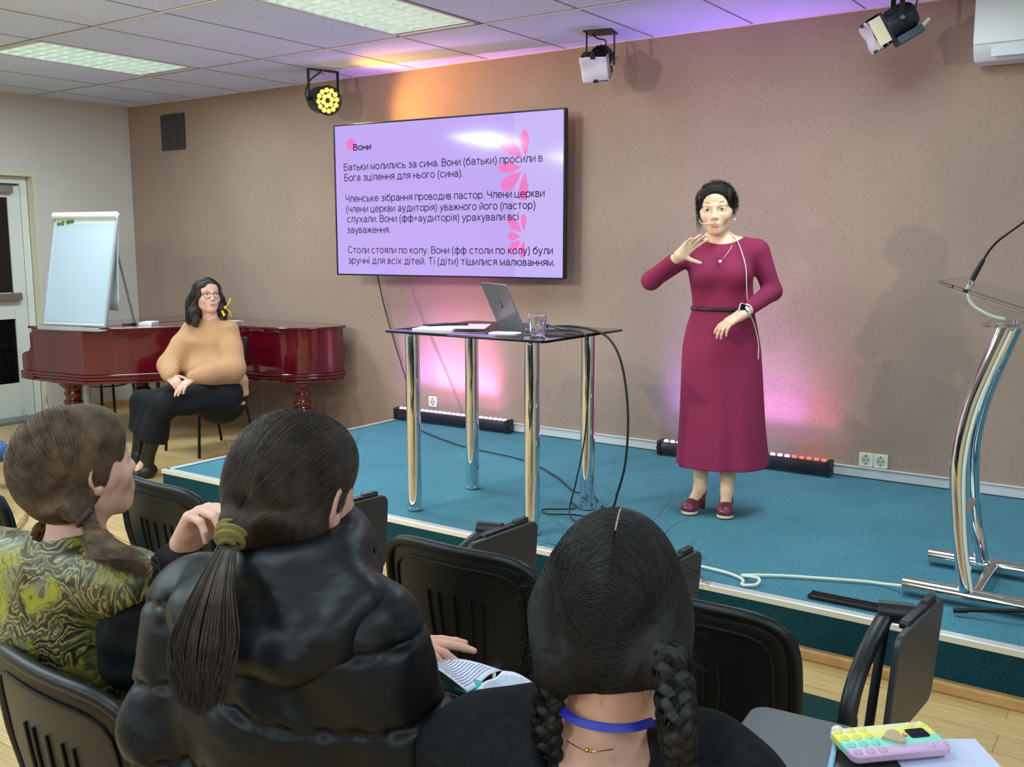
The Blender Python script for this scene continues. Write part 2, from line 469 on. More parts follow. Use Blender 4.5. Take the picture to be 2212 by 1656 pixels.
jm = MB()  # flat dark strips painted in for the shadow gaps along tiles and bars
for x in GX: jm.box((x, (YB+YW)/2, ZC+.0005), (.0055, (YW-YB)/2, .002))
for y in ys[1:-1]: jm.box(((XL+XR)/2, y-.007, ZC+.0005), ((XR-XL)/2, .005, .002))
struct(jm.build('trim_3', M['gap_shade'], smooth=False))
struct(gm.build('trim_2', M['grid'], smooth=False))
struct(MB().box(((XL+XR)/2, (YW+YB)/2, ZC+.14), ((XR-XL)/2+.2, (YW-YB)/2+.1, .01)).build('ceiling', flat('slab', (120, 118, 116), .9), smooth=False))

# ------------------------------------------------------------------ door
M['door_glass'] = flat('door_glass', (14, 15, 17), .06)
M['steel'] = flat('brushed_steel', (176, 174, 170), .3, .9)
dr = link('door_1', None); dr.location = (XL-.125, (D0+D1)/2, 0); struct(dr)
dw = (D1-D0)/2-.03
fr = MB()
for s in (-1, 1): fr.box((0, s*(dw-.03), DZ/2-.01), (.035, .03, DZ/2-.014))
fr.box((0, 0, DZ-.055), (.035, dw-.06, .03))
fr.build('door_frame', M['white_paint'], dr, bevel=.004)
lf = MB(); lw = dw-.065
for s in (-1, 1): lf.box((.012, s*(lw-.055), 1.02), (.022, .055, 1.0))
for z, h in ((.17, .15), (.995, .115), (1.97, .05)): lf.box((.012, 0, z), (.022, lw-.11, h))
lf.build('door_leaf', M['white_paint'], dr, bevel=.004)
gl = MB()
gl.box((.008, 0, .6), (.006, lw-.11, .285)); gl.box((.008, 0, 1.515), (.006, lw-.11, .41))
gl.build('glass', M['door_glass'], dr, smooth=False)
h = MB(); h.box((.075, -.02, 1.075), (.02, lw-.05, .03)); h.box((.045, lw-.1, 1.075), (.03, .035, .035)); h.box((.045, -lw+.1, 1.075), (.03, .035, .035))
h.build('push_bar', M['steel'], dr, bevel=.006)
h = MB(); h.box((.06, .31, 1.985), (.03, .11, .03)); h.tube([(.06, .25, 2.02), (.1, .1, 2.03), (.06, -.1, 2.06)], .009)
h.build('door_closer', M['steel'], dr, bevel=.005)
MB().box((XL-.02, (D0+D1)/2, .013), (.14, (D1-D0)/2-.002, .013)).build('door_sill', flat('sill_grey', (120, 126, 118), .5), bevel=.004)['kind'] = 'structure'

# ------------------------------------------------------------------ stage
st = thing('stage', 'low wide stage covered in teal carpet with white metal edging', 'stage', (0, 0, 0))
SX0, SX1, SY = -4.975, 2.6, 3.49
MB().box(((SX0+SX1)/2, (SY+YW)/2, STAGE/2-.002), ((SX1-SX0)/2, (YW-SY)/2-.004, STAGE/2-.004)).build('carpet', M['carpet'], st, smooth=False)
M['riser'] = carpet('shaded_teal_riser', (24, 66, 76), (14, 46, 54), (36, 84, 94))  # darker copy of the stage carpet, shade on the riser put into its colour
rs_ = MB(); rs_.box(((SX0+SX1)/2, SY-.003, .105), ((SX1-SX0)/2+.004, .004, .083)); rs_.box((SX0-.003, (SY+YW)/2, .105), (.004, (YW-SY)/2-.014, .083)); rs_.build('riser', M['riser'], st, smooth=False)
e = MB(); e.box(((SX0+SX1)/2, SY-.006, STAGE-.011), ((SX1-SX0)/2+.012, .006, .012)); e.box(((SX0+SX1)/2, SY+.012, STAGE-.001), ((SX1-SX0)/2+.012, .02, .003))
e.box((SX0-.006, (SY+YW)/2, STAGE-.011), (.006, (YW-SY)/2-.014, .012)); e.box((SX0+.012, (SY+YW)/2, STAGE-.001), (.02, (YW-SY)/2-.014, .003))
e.build('edge_strip', M['alu'], st, bevel=.002)
M['oak'] = flat('oak_trim', (196, 150, 96), .4, noise=.08, nscale=14)
e = MB(); e.box(((SX0+SX1)/2, SY-.018, .02), ((SX1-SX0)/2+.02, .018, .022)); e.box((SX0-.018, (SY+YW)/2, .02), (.018, (YW-SY)/2-.014, .022))
e.build('base_trim', M['oak'], st, bevel=.008)
sk = MB(); sk.box(((SX0+XR)/2, YW-.008, STAGE+.03), ((XR-SX0)/2, .008, .03)); sk.box(((SX0+XR)/2, YW-.012, STAGE+.058), ((XR-SX0)/2, .012, .004))
struct(sk.build('baseboard_back', flat('skirting_white', (206, 204, 204), .4), bevel=.003))
struct(MB().box((XL+.008, (D1+YW)/2+.0, .03), (.008, (YW-D1)/2, .03)).build('baseboard_left', M['oak'], bevel=.003))
# floor duct strip let into the carpet
dg = thing('floor_grille', 'narrow black slotted floor grille lying near the stage edge', 'vent', (-.93, 3.608, STAGE), math.radians(1))
g = MB()
for y in (-.026, 0.004, .026): g.box((0, y, .004), (.20, .005 if y != -.026 else .012, .004))
for x in (-.197, .197): g.box((x, 0, .004), (.004, .034, .004))
g.build('frame', M['black'], dg); MB().box((0, 0, .0015), (.198, .032, .001)).build('slot', M['black_gloss'], dg)

# ------------------------------------------------------------------ fluorescent ceiling fixtures
M['tube_light'] = emit('fluorescent_tube', (225, 255, 248), 10.0); M['reflector'] = flat('reflector_grey', (120, 128, 128), .35, .3)
M['louvre'] = flat('louvre_white', (236, 244, 240), .22, .25)
def fixture(x, y, label):
    t = thing('ceiling_light', label, 'light', (x, y, ZC), 0, 'fluorescent ceiling lights')
    hx, hy = .306, .60
    h = MB()
    h.box((0, 0, .118), (hx, hy, .004))
    for s in (-1, 1): h.box((s*(hx-.004), 0, .058), (.004, hy, .058)); h.box((0, s*(hy-.004), .058), (hx, .004, .058))
    h.build('housing', M['reflector'], t, smooth=False)
    f = MB()
    for s in (-1, 1): f.box((s*(hx-.008), 0, -.001), (.012, hy, .004)); f.box((0, s*(hy-.012), -.001), (hx, .016, .004))
    f.build('frame', M['grid'], t, bevel=.002)
    for k in range(4):
        xx = -.2205+.147*k
        MB().cyl((xx, -hy+.03, .085), (xx, hy-.03, .085), .013, seg=12).build('tube', M['tube_light'], t)
    l = MB()
    for k in range(5):                                    # long parabolic dividers
        xx = -.29+.145*k
        l.prism([(-.006, .055), (.006, .055), (.002, .002), (-.002, .002)], hy-.03, (xx, 0, 0), (0, 2, 1))
    for k in range(14):                                   # cross blades, wide above and thin below
        yy = -hy+.05+k*(2*hy-.1)/13
        l.prism([(-.020, .052), (.020, .052), (.002, .001), (-.002, .001)], hx-.02, (0, yy, 0), (1, 2, 0))
    l.build('louvre', M['louvre'], t, smooth=False)
fixture(*FIX[0], 'louvred fluorescent light by the left wall, the far one')
fixture(*FIX[1], 'louvred fluorescent light cut by the top edge, above the television')

# ------------------------------------------------------------------ wall vent grille
vg = thing('wall_vent', 'dark square ventilation grille high on the back wall', 'vent', (-7.665, YW, 2.518))
b = MB(); b.box((0, -.012, 0), (.16, .012, .155)); b.build('frame', flat('vent_dark', (62, 54, 56), .6), vg, bevel=.004)
b = MB()
for k in range(17): b.box((.145*(k-8)/8*.78-.02, -.026, 0), (.0035, .003, .135))
for k in range(20): b.box((.133, -.026, -.13+k*.0137), (.004, .003, .0028))
b.build('slats', flat('vent_slat', (74, 66, 68), .6), vg, smooth=False)

# ------------------------------------------------------------------ power sockets
M['socket'] = flat('socket_ivory', (226, 224, 204), .35)
def socket(x, z, n, label):
    t = thing('power_socket', label, 'socket', (x, YW, z))
    p = MB()
    for k in range(n): p.rbox(((k-(n-1)/2)*.081, -.006, 0), (.0395, .006, .04), .006, axis='Y')
    p.build('plate', M['socket'], t, bevel=.002)
    for k in range(n):
        cx = (k-(n-1)/2)*.081; q = MB()
        q.tube([(cx, -.0125, 0), (cx, -.009, 0)], .026, 24); q.build('well', flat('socket_inner', (190, 188, 168), .4), t)
        q = MB()
        for s in (-1, 1): q.tube([(cx+s*.0095, -.0135, 0), (cx+s*.0095, -.011, 0)], .0035, 8)
        for s in (-1, 1): q.box((cx, -.013, s*.024), (.003, .001, .004))
        q.build('contact', M['black'], t, smooth=False)
socket(-1.449, .305, 2, 'ivory double power socket above the skirting near the lectern')
socket(-4.69, .345, 1, 'single white power socket under the television')

# ------------------------------------------------------------------ LED floor bars
def led_bar(x, y, ln, rz, cols, label, light, tilt=8):
    t = thing('led_bar', label, 'light', (x, y, STAGE+.0015), rz, 'led wash bars on the stage')
    hl = ln/2
    b = MB(); b.prism([(-.035, .012), (.035, .012), (.038, .06), (.026, .082), (-.026, .082), (-.038, .06)], hl-.02, (0, 0, 0), (1, 2, 0))
    b.build('body', flat('led_bar_body', (26, 22, 34), .35), t, bevel=.003)
    for s in (-1, 1):
        c = MB(); c.rbox((s*(hl-.012), 0, .045), (.012, .045, .045), .008, axis='X'); c.tube([(s*(hl+.002), -.02, .04), (s*(hl+.012), -.02, .04)], .01, 10)
        c.build('end_cap', M['black'], t, bevel=.003)
    n = 24
    for ci, (col, k0, k1) in enumerate(cols):
        l = MB()
        for k in range(k0, k1):
            xx = -hl+.045+(2*hl-.09)*k/(n-1)
            l.ball((xx, 0, .084), (.0165, .014, .012), 6)
        l.build('led_strip', emit('led_'+str(col), col, 5.0), t)
    for (lx, sz, c, pw) in light:
        for sp, fr in ((52, .62), (140, .38)):                # lens beam up the wall plus the stray light round it
            a = bpy.data.lights.new('led_wash', 'AREA'); a.shape = 'RECTANGLE'; a.size = sz; a.size_y = .03; a.energy = pw*fr; a.color = c; a.spread = math.radians(sp)
            o = link('led_wash', a, t); o.location = (lx, .0, .105); o.rotation_euler = (PI-math.radians(tilt), 0, 0)
led_bar(-4.45, 5.575, 1.04, math.radians(1.5), [((214, 160, 255), 0, 24)], 'violet led bar on the stage floor under the television',
        [(-.30, .40, (.62, .22, 1.0), 4.2), (.08, .55, (1.0, .28, .80), 7.6)])
led_bar(-2.205, 5.575, 1.09, math.radians(.4), [((190, 170, 255), 0, 19), ((255, 60, 50), 19, 24)], 'violet and red led bar on the stage floor behind the standing speaker',
        [(-.33, .38, (.36, .16, 1.0), 3.4), (.1, .5, (.68, .24, 1.0), 4.6), (.45, .2, (1.0, .20, .45), .7)], 5)

# ------------------------------------------------------------------ television
TVC = Vector((-4.381, 5.415, 1.8425)); TVR = math.atan2(.17, 1.904); TW, TH = 1.912, 1.096
tv = thing('television', 'large wall mounted television showing a lavender text slide', 'television', TVC, TVR)
b = MB(); b.box((0, .02, 0), (TW/2, .02, TH/2)); b.build('casing', M['black'], tv, bevel=.004)
b = MB(); b.box((0, .05, -.12), (.42, .02, .26)); b.box((0, .15, -.05), (.05, .076, .18)); b.box((0, .222, -.05), (.10, .006, .20)); b.build('wall_bracket', M['black_metal'], tv, bevel=.004)
M['bezel'] = flat('bezel', (46, 44, 56), .25, .6)
b = MB(); bz = .011
for s in (-1, 1): b.box((s*(TW/2-bz/2), -.003, 0), (bz/2, .006, TH/2)); b.box((0, -.003, s*(TH/2-bz/2)), (TW/2-bz, .006, bz/2))
b.box((.02, -.006, -TH/2+.004), (.03, .006, .005))
b.build('bezel', M['bezel'], tv, bevel=.002)
def screen_mat(name, c, e=.94):
    t = NT(name); t.set(Base_Color=srgb(12, 12, 14), Roughness=.085)
    t.b.inputs['Emission Color'].default_value = srgb(*c); t.b.inputs['Emission Strength'].default_value = e
    return t.m
scr = MB(); scr.box((0, -.0015, 0), (TW/2-bz, .0015, TH/2-bz)); sc_o = scr.build('screen', screen_mat('slide_lavender', (199, 172, 250)), tv, smooth=False)
def uv(u, z, d=-.0036): return Vector((u-TW/2, d, z-TVC.z))
b = MB(); b.box(((1.534+TW-bz)/2-TW/2, -.0032, 0), ((TW-bz-1.534)/2, .0002, TH/2-bz)); b.build('slide_band', screen_mat('slide_band', (206, 186, 252)), sc_o, smooth=False)
M['petal'] = screen_mat('slide_petal', (247, 128, 205))
PET = [(1.593, 2.091, 1.438, 2.22, .12), (1.622, 2.092, 1.611, 2.263, .075), (1.589, 2.027, 1.417, 2.034, .085), (1.589, 1.998, 1.444, 1.892, .11), (1.616, 1.995, 1.598, 1.817, .085),
       (1.589, 1.60, 1.495, 1.693, .075), (1.607, 1.606, 1.605, 1.718, .05), (1.586, 1.574, 1.488, 1.577, .06), (1.586, 1.55, 1.499, 1.481, .07), (1.607, 1.55, 1.59, 1.434, .055)]
for u0, z0, u1, z1, wd in PET:
    d = Vector((u1-u0, z1-z0)); L = d.length; d /= L; n = Vector((-d.y, d.x)); ring = []
    for k in range(32):
        a = 2*PI*k/32; s = .5-.5*math.cos(a)
        ww = wd/2*math.sin(a)*(s**.55)*1.12
        ring.append(uv(u0+d.x*L*s*1.03+n.x*ww, z0+d.y*L*s*1.03+n.y*ww, -.0038))
    MB().add(ring, [tuple(range(32))]).build('slide_petal', M['petal'], sc_o, smooth=False)
ring = [uv(.16+.042*math.cos(2*PI*k/28), 2.245+.044*math.sin(2*PI*k/28), -.0038) for k in range(28)]
MB().add(ring, [tuple(range(28))]).build('slide_dot', M['petal'], sc_o, smooth=False)
M['slide_text'] = screen_mat('slide_text', (44, 30, 72))
def arc(cx, cy, rx, ry, a0, a1, n=14):
    return [(cx+rx*math.cos(math.radians(a0+(a1-a0)*i/n)), cy+ry*math.sin(math.radians(a0+(a1-a0)*i/n))) for i in range(n+1)]
def O(w=.5, h=.52): return arc(w/2, h/2, w/2, h/2, 0, 360, 22)
X = .52                                                     # x-height; capitals are .72 high
GLYPH = {                                                   # letter: (width, strokes)
 'о': (.5, [O()]), 'с': (.46, [arc(.25, .26, .25, .26, 48, 312)]), 'е': (.5, [[(0, .27), (.5, .27)]+arc(.25, .26, .25, .26, 2, 318)]),
 'а': (.47, [arc(.24, .33, .2, .19, 165, 0, 8)+[(.44, .1), (.47, 0)], [(.44, .3), (.2, .27), (.06, .22), (.02, .13), (.08, .03), (.2, 0), (.34, .04), (.44, .15)]]),
 'н': (.42, [[(0, 0), (0, X)], [(.42, 0), (.42, X)], [(0, .27), (.42, .27)]]), 'и': (.42, [[(0, X), (0, 0), (.42, X), (.42, 0)]]),
 'й': (.42, [[(0, X), (0, 0), (.42, X), (.42, 0)], arc(.21, .7, .11, .07, 180, 360, 8)]),
 'т': (.42, [[(0, X), (.42, X)], [(.21, X), (.21, 0)]]), 'ь': (.4, [[(0, X), (0, 0), (.22, 0)]+arc(.22, .15, .16, .15, -90, 90, 8)+[(0, .3)]]),
 'к': (.38, [[(0, 0), (0, X)], [(0, .27), (.12, .28), (.2, .42), (.36, X)], [(.12, .28), (.38, 0)]]), 'м': (.52, [[(0, 0), (0, X), (.26, .04), (.52, X), (.52, 0)]]),
 'л': (.46, [[(0, 0), (.08, .06), (.12, .3), (.13, X), (.46, X), (.46, 0)]]), 'з': (.38, [arc(.18, .39, .17, .13, 150, -60, 8)+[(.12, .27)], [(.12, .27), (.22, .27)]+arc(.19, .14, .19, .14, 60, -155, 10)]),
 'п': (.42, [[(0, 0), (0, X), (.42, X), (.42, 0)]]), 'р': (.48, [[(0, X), (0, -.2)], arc(.24, .26, .24, .26, 180, 540, 20)]),
 'в': (.4, [[(0, 0), (0, X), (.2, X)]+arc(.2, .4, .14, .12, 90, -90, 7)+[(0, .28)], [(.2, .28)]+arc(.22, .14, .17, .14, 90, -90, 8)+[(0, 0)]]),
 'г': (.3, [[(0, 0), (0, X), (.3, X)]]), 'ц': (.5, [[(0, X), (0, 0), (.42, 0), (.42, X)], [(.42, 0), (.5, 0), (.5, -.13)]]), 'і': (.06, [[(.03, 0), (.03, X)], [(.03, .66), (.03, .74)]]),
 'д': (.54, [[(0, -.13), (0, 0), (.54, 0), (.54, -.13)], [(.07, 0), (.14, .14), (.16, X), (.46, X), (.46, 0)]]), 'я': (.42, [[(.42, 0), (.42, X), (.2, X)]+arc(.2, .39, .16, .13, 90, 270, 8)+[(.42, .26)], [(.2, .26), (.02, 0)]]),
 'ч': (.4, [[(0, X), (0, .33)]+arc(.14, .33, .14, .12, 180, 300, 6)+[(.4, .26)], [(.4, X), (.4, 0)]]), 'ж': (.64, [[(.32, 0), (.32, X)], [(.02, X), (.14, .4), (.22, .28), (.32, .27), (.42, .28), (.5, .4), (.62, X)], [(.22, .28), (0, 0)], [(.42, .28), (.64, 0)]]),
 'ш': (.62, [[(0, X), (0, 0), (.62, 0), (.62, X)], [(.31, X), (.31, 0)]]), 'у': (.44, [[(0, X), (.22, 0)], [(.44, X), (.2, -.1), (.12, -.19), (.03, -.19)]]), 'х': (.44, [[(0, 0), (.44, X)], [(0, X), (.44, 0)]]),
 'ф': (.68, [[(.34, .72), (.34, -.2)], arc(.19, .26, .19, .26, 0, 360, 18), arc(.49, .26, .19, .26, 0, 360, 18)]), 'ю': (.66, [[(0, 0), (0, X)], [(0, .27), (.18, .27)], arc(.42, .26, .24, .26, 0, 360, 18)]),
 'В': (.5, [[(0, 0), (0, .72), (.28, .72)]+arc(.28, .55, .17, .17, 90, -90, 8)+[(0, .38)], [(.28, .38)]+arc(.3, .19, .2, .19, 90, -90, 8)+[(0, 0)]]), 'Б': (.5, [[(.45, .72), (0, .72), (0, 0), (.29, 0)]+arc(.29, .205, .21, .205, -90, 90, 8)+[(0, .41)]]),
 'Ч': (.48, [[(0, .72), (0, .45)]+arc(.16, .45, .16, .15, 180, 300, 6)+[(.48, .36)], [(.48, .72), (.48, 0)]]), 'С': (.6, [arc(.33, .36, .33, .37, 42, 318, 16)]), 'Т': (.54, [[(0, .72), (.54, .72)], [(.27, .72), (.27, 0)]]),
 'б': (.48, [arc(.24, .25, .24, .25, 0, 360, 20), [(0, .26), (.02, .44), (.1, .57), (.26, .63), (.44, .7)]]),
 '(': (.16, [arc(.3, .26, .3, .52, 118, 242, 10)]), ')': (.16, [arc(-.14, .26, .3, .52, 62, -62, 10)]), '.': (.06, [[(.03, -.005), (.03, .075)]]), '+': (.42, [[(0, .32), (.42, .32)], [(.21, .11), (.21, .53)]]),
}
def text_on(name, body, x0, x1, size, M4, mat, parent, wt=.085):
    """monoline lettering as a mesh: spans x0..x1 along local x of M4, baseline at its origin"""
    st_, x = [], 0.0
    for ch in body:
        if ch == ' ': x += .3; continue
        w, ss = GLYPH[ch]
        st_ += [[(x+px, py) for px, py in s_] for s_ in ss]; x += w+.17
    x -= .17; kx = (x1-x0)/x; mb = MB(); hw = wt*size/2
    for s_ in st_:
        P = [Vector((x0+px*kx, py*size, 0)) for px, py in s_]; closed = (P[0]-P[-1]).length < 1e-5
        if closed: P = P[:-1]
        n = len(P); vs = []
        for i in range(n):
            a = P[i-1] if (closed or i > 0) else P[i]; c = P[(i+1) % n] if (closed or i < n-1) else P[i]
            d1 = (P[i]-a); d2 = (c-P[i])
            d1 = d1.normalized() if d1.length else d2.normalized(); d2 = d2.normalized() if d2.length else d1
            t = d1+d2
            t = t.normalized() if t.length > 1e-4 else d1
            nn = Vector((-t.y, t.x, 0)); m = min(1/max(abs(nn.dot(Vector((-d1.y, d1.x, 0)))), .38), 2.6)
            e = Vector((0, 0, 0))
            if not closed and i == 0: e = -d2*hw*.4
            if not closed and i == n-1: e = d1*hw*.4
            vs += [P[i]+e+nn*hw*m, P[i]+e-nn*hw*m]
        fs = [(2*i, 2*((i+1) % n), 2*((i+1) % n)+1, 2*i+1) for i in range(n if closed else n-1)]
        mb.add(vs, fs, M4)
    return mb.build(name, mat, parent, smooth=False)
LINES = [('Вони', .184, .340, 2.203, .054, .16), ('Батьки молились за сина. Вони (батьки) просили в', .091, 1.746, 2.060, .066, .1), ('Бога зцілення для нього (сина).', .094, 1.124, 1.984, .066, .1),
         ('Членське зібрання проводив пастор. Члени церкви', .101, 1.760, 1.833, .066, .1), ('(члени церкви аудиторія) уважного його (пастор)', .104, 1.691, 1.757, .066, .1),
         ('слухали. Вони (фф+аудиторія) урахували всі', .108, 1.566, 1.684, .066, .1), ('зауваження.', .107, .498, 1.606, .066, .1),
         ('Столи стояли по колу. Вони (фф столи по колу) були', .111, 1.823, 1.459, .066, .1), ('зручні для всіх дітей. Ті (діти) тішилися малюванням.', .112, 1.839, 1.382, .066, .1)]
for body, u0, u1, z, sz, bold in LINES:
    M4 = Matrix.Translation(Vector((-TW/2, -.0042, z-TVC.z))) @ Matrix.Rotation(PI/2, 4, 'X')
    text_on('slide_text', body, u0, u1, sz, M4, M['slide_text'], sc_o, bold)

# cables of the television
tag(MB().tube(spline([(-5.19, 5.60, 1.33), (-5.125, 5.635, .984), (-4.956, 5.64, .53), (-4.86, 5.62, .285), (-4.75, 5.45, .206), (-4.42, 5.24, .205), (-3.906, 5.014, .205), (-3.348, 4.90, .205), (-2.953, 4.654, .205), (-2.70, 4.43, .205), (-2.56, 4.40, .205), (-2.47, 4.30, .206)], 8), .0045, 6).build('cable', M['cable_black']),
    'black cable hanging from the television and running across the carpet', 'cable')
tag(MB().tube(spline([(-4.92, 5.625, 1.33), (-4.80, 5.655, 1.0), (-4.55, 5.657, .55), (-4.40, 5.652, .27)], 8), .0022, 6).build('cable', flat('wall_cable', (150, 120, 118), .6)),
    'thin pale cable running down the wall to the violet led bar', 'cable')
# ------------------------------------------------------------------ tall glass table
M['glass'] = flat('clear_glass', (255, 255, 255), .0, Transmission_Weight=1.0, IOR=1.45)
M['smoke'] = flat('smoked_glass', (150, 168, 166), .02, Transmission_Weight=1.0, IOR=1.45)
M['acrylic'] = flat('clear_acrylic', (246, 250, 250), .02, Transmission_Weight=1.0, IOR=1.3)
TZ = 1.106
gt = thing('glass_table', 'tall square table with dark glass top and four chrome tube legs', 'table', (-2.825, 3.97, STAGE))
MB().rbox((0, 0, TZ-.006-STAGE), (.475, .365, .006), .02).build('table_top', M['smoke'], gt, bevel=.0015)
for x, y in ((-.345, -.30), (-.37, .215), (.372, -.307), (.36, .212)):
    l = MB(); l.lathe([(.0385, 0), (.0385, .012), (.036, .013), (.036, TZ-.024-STAGE), (.03, TZ-.0235-STAGE), (.03, TZ-.013-STAGE)], (x, y, 0), 32)
    l.build('leg', M['chrome'], gt)
# laptop
LA = Vector((-2.955, 4.10, TZ)); LB = Vector((-2.66, 3.905, TZ))
ang = math.atan2(LB.y-LA.y, LB.x-LA.x)                      # hinge direction
lp = thing('laptop', 'silver grey laptop open on the glass table, lid back to the room', 'laptop', (LA+LB)/2, ang)
M['laptop'] = flat('laptop_silver', (126, 126, 134), .36, .55)
M['laptop_dark'] = flat('laptop_keys', (42, 42, 46), .5)
LW, LD = .178, .235
b = MB(); b.rbox((0, LD/2, .0075), (LW, LD/2, .0065), .012); b.build('base', M['laptop'], lp, bevel=.002)
b = MB(); b.box((0, LD*.42, .0145), (LW*.86, LD*.25, .0006)); b.build('keyboard', M['laptop_dark'], lp, smooth=False)
LM = Matrix.Translation((0, .0, .012)) @ Matrix.Rotation(math.radians(24), 4, 'X')
b = MB(); b.rbox((0, -.0, .119), (LW, .0035, .119), .01, axis='Y', M=LM); lid = b.build('lid', M['laptop'], lp, bevel=.0015)
b = MB(); b.box((0, .0042, .122), (LW-.008, .0006, .106), M=LM); b.build('display', M['black_gloss'], lid, smooth=False)
b = MB(); b.tube([LM @ Vector((0, -.0038, .125)), LM @ Vector((0, -.0046, .125))], .019, 28); lg = b.build('lid_logo', M['black_gloss'], lid)
b = MB(); P_ = lambda x, z: LM @ Vector((x, -.0052, .125+z))
for ln in ([(-.009, -.006), (-.004, .014)], [(-.0066, .004), (-.003, .0055), (-.0025, .003), (-.0045, -.006)], [(.0015, -.013), (.0055, .0045)], [(.0055, .0045), (.0095, .004), (.0085, -.004), (.004, -.005)]):
    b.tube([P_(x, z) for x, z in ln], .0012, 5)
b.build('lid_logo_letters', M['chrome_soft'], lg)
# glass of water
wg = thing('water_glass', 'faceted glass of sparkling water on the front corner of the glass table', 'glass', (-2.515, 3.80, TZ)); wg.scale = (.98, .98, .70)
def facet(prof, n=10, seg=40):
    m_ = MB(); vs = []
    for (r, z, f) in prof:
        for k in range(seg):
            a = 2*PI*k/seg; rr = r*(1-f*(.5+.5*math.cos(n*a)))
            vs.append((rr*math.cos(a), rr*math.sin(a), z))
    N = len(prof)
    fs = [(i*seg+k, i*seg+(k+1) % seg, (i+1)*seg+(k+1) % seg, (i+1)*seg+k) for i in range(N-1) for k in range(seg)]
    fs += [tuple(range(seg-1, -1, -1)), tuple((N-1)*seg+k for k in range(seg))]
    return m_.add(vs, fs)
facet([(.034, 0, .0), (.0365, .004, .05), (.0375, .03, .06), (.039, .07, .06), (.041, .085, 0), (.0455, .152, 0), (.0435, .153, 0), (.039, .086, 0), (.035, .07, 0), (.034, .018, 0), (.02, .015, 0)]).build('tumbler', M['glass'], wg, ang=60)
MB().lathe([(.0335, .0175), (.0345, .07), (.0385, .086), (.0415, .130), (.0415, .131)], (0, 0, 0), 32).build('water', flat('water', (240, 246, 255), .0, Transmission_Weight=1.0, IOR=1.33), wg)
b = MB()
for k in range(70):
    a, rr = random.random()*6.28, .034+.003*random.random(); b.ball((rr*math.cos(a)*.98, rr*math.sin(a)*.98, .03+.095*random.random()), .0011, 4)
tag(b.build('bubbles', flat('bubble', (250, 250, 255), .1), wg), kind='stuff')
# papers, phone, pen, napkin
M['paper'] = flat('paper', (232, 230, 236), .7)
M['pink_paper'] = flat('pink_paper', (236, 196, 206), .7)
def sheet(name, label, cat, x, y, z, w, d, rz, mat, h=.0015, group=None):
    t = MB().box((0, 0, h/2), (w/2, d/2, h/2)).build(name, mat, None, bevel=.0004)
    t.location = (x, y, z); t.rotation_euler = (0, 0, rz); return tag(t, label, cat, group)
sheet('paper_stack', 'low stack of white papers on the left end of the glass table', 'papers', -3.13, 3.86, TZ, .21, .30, math.radians(18), M['paper'], .008)
sheet('folder', 'pale pink folder under the pen on the glass table', 'folder', -3.02, 3.93, TZ+.008, .20, .28, math.radians(30), M['pink_paper'], .0025)
ph = thing('phone', 'dark phone lying on the papers on the glass table', 'phone', (-3.19, 3.90, TZ+.008), math.radians(64))
MB().rbox((0, 0, .0045), (.075, .037, .0042), .009).build('body', M['black'], ph, bevel=.0015); MB().rbox((0, 0, .0089), (.071, .034, .0003), .007).build('screen', flat('phone_screen', (60, 74, 110), .1), ph)
ml = thing('marker_pen', 'thick black marker beside the phone on the glass table', 'pen', (-3.10, 3.92, TZ+.0105+.007), math.radians(40))
MB().tube([(-.06, 0, 0), (.03, 0, 0)], .0068, 14).build('barrel', M['black'], ml); MB().tube([(.031, 0, 0), (.068, 0, 0)], .0075, 14).build('cap', flat('cap_navy', (26, 32, 66), .4), ml)
nb = MB(); nb.rbox((0, 0, .002), (.075, .055, .002), .03, 6); o = nb.build('napkin', M['paper'], None, bevel=.001); o.location = (-2.70, 3.80, TZ); o.rotation_euler = (0, 0, math.radians(20))
tag(o, 'folded white napkin beside the water glass on the glass table', 'napkin')
# laptop leads
tag(MB().tube(spline([(-2.655, 4.10, TZ+.012), (-2.60, 4.02, TZ+.03), (-2.50, 3.97, TZ+.018), (-2.365, 3.95, TZ+.008), (-2.325, 3.95, TZ-.06), (-2.33, 3.96, .9), (-2.36, 3.98, .62), (-2.42, 4.0, .38), (-2.455, 4.0, .25), (-2.43, 3.97, .207), (-2.34, 3.92, .206), (-2.24, 3.98, .206)], 8), .0042, 6).build('cable', M['cable_black']),
    'thin black charger cable falling from the glass table in front of its right leg', 'cable')
tag(MB().tube(spline([(-2.645, 4.13, TZ+.012), (-2.52, 4.10, TZ+.022), (-2.40, 4.09, TZ+.012), (-2.30, 4.10, TZ-.03), (-2.235, 4.11, .95), (-2.205, 4.12, .72), (-2.22, 4.13, .48), (-2.27, 4.15, .32), (-2.32, 4.18, .215), (-2.40, 4.22, .208)], 8), .006, 8).build('cable', M['cable_black']),
    'thick black video cable arching off the right side of the glass table', 'cable')
tag(MB().tube(spline([(-2.58, 4.22, .206), (-2.50, 4.12, .206), (-2.62, 4.02, .206), (-2.56, 3.96, .206), (-2.44, 3.99, .215), (-2.36, 4.03, .206)], 8), .0042, 6).build('cable', M['cable_black']),
    'black cable lying in a loop on the carpet under the glass table', 'cable')

